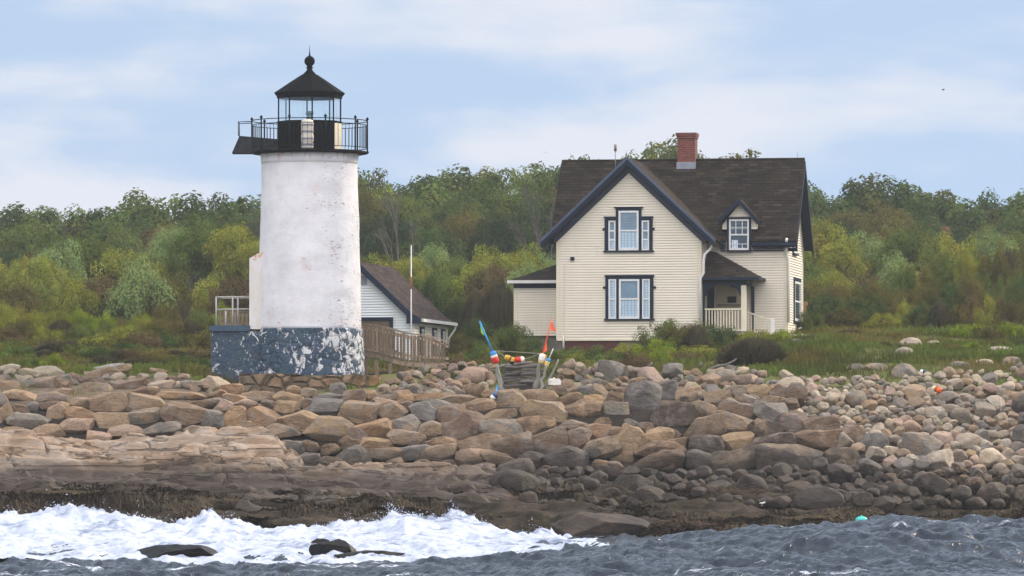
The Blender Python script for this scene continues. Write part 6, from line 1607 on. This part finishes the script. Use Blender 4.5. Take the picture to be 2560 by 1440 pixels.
# orange beach float, teal float, gull, birds
q = pw(2332, 970, 171.5)
buoy('beach_float', 'orange float with a black band and pale tip washed up on the right beach', q, pw(2353, 977, 171.3) + Vector((0, 0, 0)), [(0, .25, 'b_white'), (.25, .45, 'b_yellow'), (.45, .58, 'b_black'), (.58, 1, 'b_orange')], .10)
buoy('small_float', 'small pale blue float at the top of the right beach', pw(2300, 932, 175.8) + Vector((0, 0, .05)), pw(2314, 932, 175.8) + Vector((0, 0, .05)), [(0, .5, 'b_white'), (.5, 1, 'b_navy')], .06)
_x = xz(2155, 123.4); Y = 123.6; q = Vector((_x, Y, float(water_z(np.array([_x]), np.array([Y]))[0]) + .07))
tr = empty('sea_float', q, 0, 'turquoise float riding on the swell at the right', 'buoy')
MB().lathe([(0.0, -.1), (.12, -.07), (.15, 0), (.13, .05), (.06, .085), (0.0, .09)], 16, close=False).build('float_body', M['teal'], tr); MB().tube([(0, 0, .07), (.0, 0, .11)], .02, 6).build('eye', M['teal'], tr)
def bird(px, py, Y, span, label, rz=0.0, mat='bird_dark', flying=True, seed=0):
    o = pw(px, py, Y); s = span
    V, E, R = [], [], []
    me = bpy.data.meshes.new('bird')
    bm = bmesh.new()
    m = MB()
    pts = [(-.30, 0, 0), (-.18, 0, .01), (0, 0, .0), (.14, 0, .02), (.22, 0, .05), (.30, 0, .055), (.37, 0, .05)]
    m.tube([Vector(p) * s for p in pts], [.012 * s, .05 * s, .085 * s, .07 * s, .04 * s, .05 * s, .006 * s], 10)
    if flying:
        for sg in (-1, 1):
            w = [(.12, 0), (-.08, 0), (-.10, .25), (-.14, .5), (.0, .3), (.10, .2)]
            top = [Vector((a, sg * b, .04 + b * .45)) * s for a, b in w]
            m.prism(top, (0, 0, .012 * s))
        m.prism([Vector(p) * s for p in ((-.28, -.02, 0), (-.42, -.07, 0), (-.42, .07, 0), (-.28, .02, 0))], (0, 0, .01 * s))
    else:
        for sg in (-1, 1): m.tube([Vector((0, sg * .03, -.05)) * s, Vector((0, sg * .03, -.3)) * s], .01 * s, 5)
        m.tube([Vector((.16, 0, .04)) * s, Vector((.2, 0, .14)) * s, Vector((.27, 0, .16)) * s], [.04 * s, .04 * s, .01 * s], 8)
    ob = m.build('bird', M[mat], None, o); ob.rotation_euler = (0, 0, rz); return tag(ob, label, 'bird')
bird(2358, 225, 150, .16, 'small dark bird flying high in the right part of the sky', .5)
bird(1365, 381, 190, .10, 'tiny dark bird flying left of the house roof', 1.0)
bird(489, 123, 190, .06, 'tiny dark bird high in the sky left of the lighthouse roof', 1.0)
bird(2508, 588, 190, .16, 'dark bird flying low over the thicket at the far right', 1.6)
bird(1249, 716, 207, .30, 'dark bird perched on the twiggy bush beside the annex', .3, flying=False)
bird(447, 757, 205, .28, 'dark bird perched on the thicket left of the tower', 2.6, flying=False)
bird(1905, 1258, 152.8, .30, 'white gull standing on the dark low ledge', .2, 'bird_white', False)

# ================================================================== SKY, SUN, AIR, CAMERA
w = bpy.data.worlds.new('World'); SC.world = w; w.use_nodes = True
t = NT(w); t.n.clear()
SUN_AZ = math.radians(54.0)      # from +Y (away from camera) towards +X
SUN_EL = math.radians(30.0)
tc = t.node('ShaderNodeTexCoord').outputs['Generated']; s = t.sep(tc)
lift = t.node('ShaderNodeVectorMath', operation='NORMALIZE', inp={0: t.comb(s[0], s[1], t.math('ADD', t.math('ABSOLUTE', s[2]), 0.42))}).outputs[0]
sky = t.node('ShaderNodeTexSky', sky_type='NISHITA', sun_disc=False, sun_elevation=SUN_EL, sun_rotation=SUN_AZ, altitude=0.0, air_density=1.0, dust_density=0.6, ozone_density=1.5)
t.l.new(lift, sky.inputs[0])
base = t.node('ShaderNodeVectorMath', operation='SCALE', inp={0: sky.outputs[0], 'Scale': SKYG}).outputs[0]
base = t.mix(0.8, base, (3.1, 4.02, 5.3, 1))
cv = t.comb(t.math('MULTIPLY', s[0], 1.0), s[1], t.math('MULTIPLY', s[2], 3.2))
n1 = t.noise(cv, 13.0, 6, 0.52, 0.25); n2 = t.noise(t.comb(s[0], s[1], t.math('MULTIPLY', s[2], 6.0)), 7.0, 4, 0.5)
cl = t.step(t.math('ADD', t.math('MULTIPLY', n1, 0.6), t.math('MULTIPLY', n2, 0.4)), 0.45, 0.595)
hi = t.step(t.math('SUBTRACT', t.math('MULTIPLY', s[2], 0.8), t.math('MULTIPLY', s[1], 0.6)), 0.12, 0.85)
low_ = t.step(s[2], 0.06, 0.3)
cloud_fill = t.mix(t.math('MULTIPLY', hi, low_), (CLW[0], CLW[1], CLW[2], 1), (SKYFILL[0], SKYFILL[1], SKYFILL[2], 1))  # added fill: sky brightened overhead and behind the camera for the shaded fronts
col = t.mix(t.math('ADD', t.math('MULTIPLY', cl, 0.8), t.math('MULTIPLY', t.math('MULTIPLY', hi, low_), 0.8), clamp=True), base, cloud_fill)
bg = t.node('ShaderNodeBackground', inp={'Color': col, 'Strength': SKYS}).outputs[0]
t.l.new(bg, t.node('ShaderNodeOutputWorld').inputs[0])
L = bpy.data.lights.new('sun', 'SUN'); L.energy = SUNE; L.angle = math.radians(6); L.color = (1.0, 0.86, 0.66)
lo = bpy.data.objects.new('sun', L); COL.objects.link(lo)
dv_ = Vector((math.sin(SUN_AZ) * math.cos(SUN_EL), math.cos(SUN_AZ) * math.cos(SUN_EL), math.sin(SUN_EL)))
lo.rotation_euler = dv_.to_track_quat('Z', 'Y').to_euler(); lo.location = (40, 200, 60)
# sea air
m = MB().box(-430, 430, -310, 1010, -7.5, 26); hz = m.build('haze', None); hm, t = new_mat('sea haze')
pv = t.node('ShaderNodeVolumePrincipled', inp={'Color': (0.80, 0.86, 0.95, 1), 'Density': HAZE, 'Anisotropy': 0.2})
o_ = t.n.new('ShaderNodeOutputMaterial'); t.l.new(pv.outputs[0], o_.inputs['Volume']); hz.data.materials.append(hm)
tag(hz, 'thin bluish sea haze over the shore and hill', 'haze', kind='stuff')

cam = bpy.data.cameras.new('Camera'); co = bpy.data.objects.new('Camera', cam); COL.objects.link(co); SC.camera = co
cam.sensor_width = 36; cam.lens = 36 * F / CAMW; cam.shift_x = 0; cam.shift_y = (HY - 720) / CAMW
co.location = (0, 0, HC); co.rotation_euler = (math.pi / 2, 0, 0); cam.clip_start = 1; cam.clip_end = 5000
SC.render.engine = 'CYCLES'; SC.render.resolution_x = 1024; SC.render.resolution_y = 576
SC.cycles.volume_bounces = 0
SC.view_settings.view_transform = 'Standard'; SC.view_settings.look = 'None'; SC.view_settings.exposure = EXPO; SC.view_settings.gamma = 1
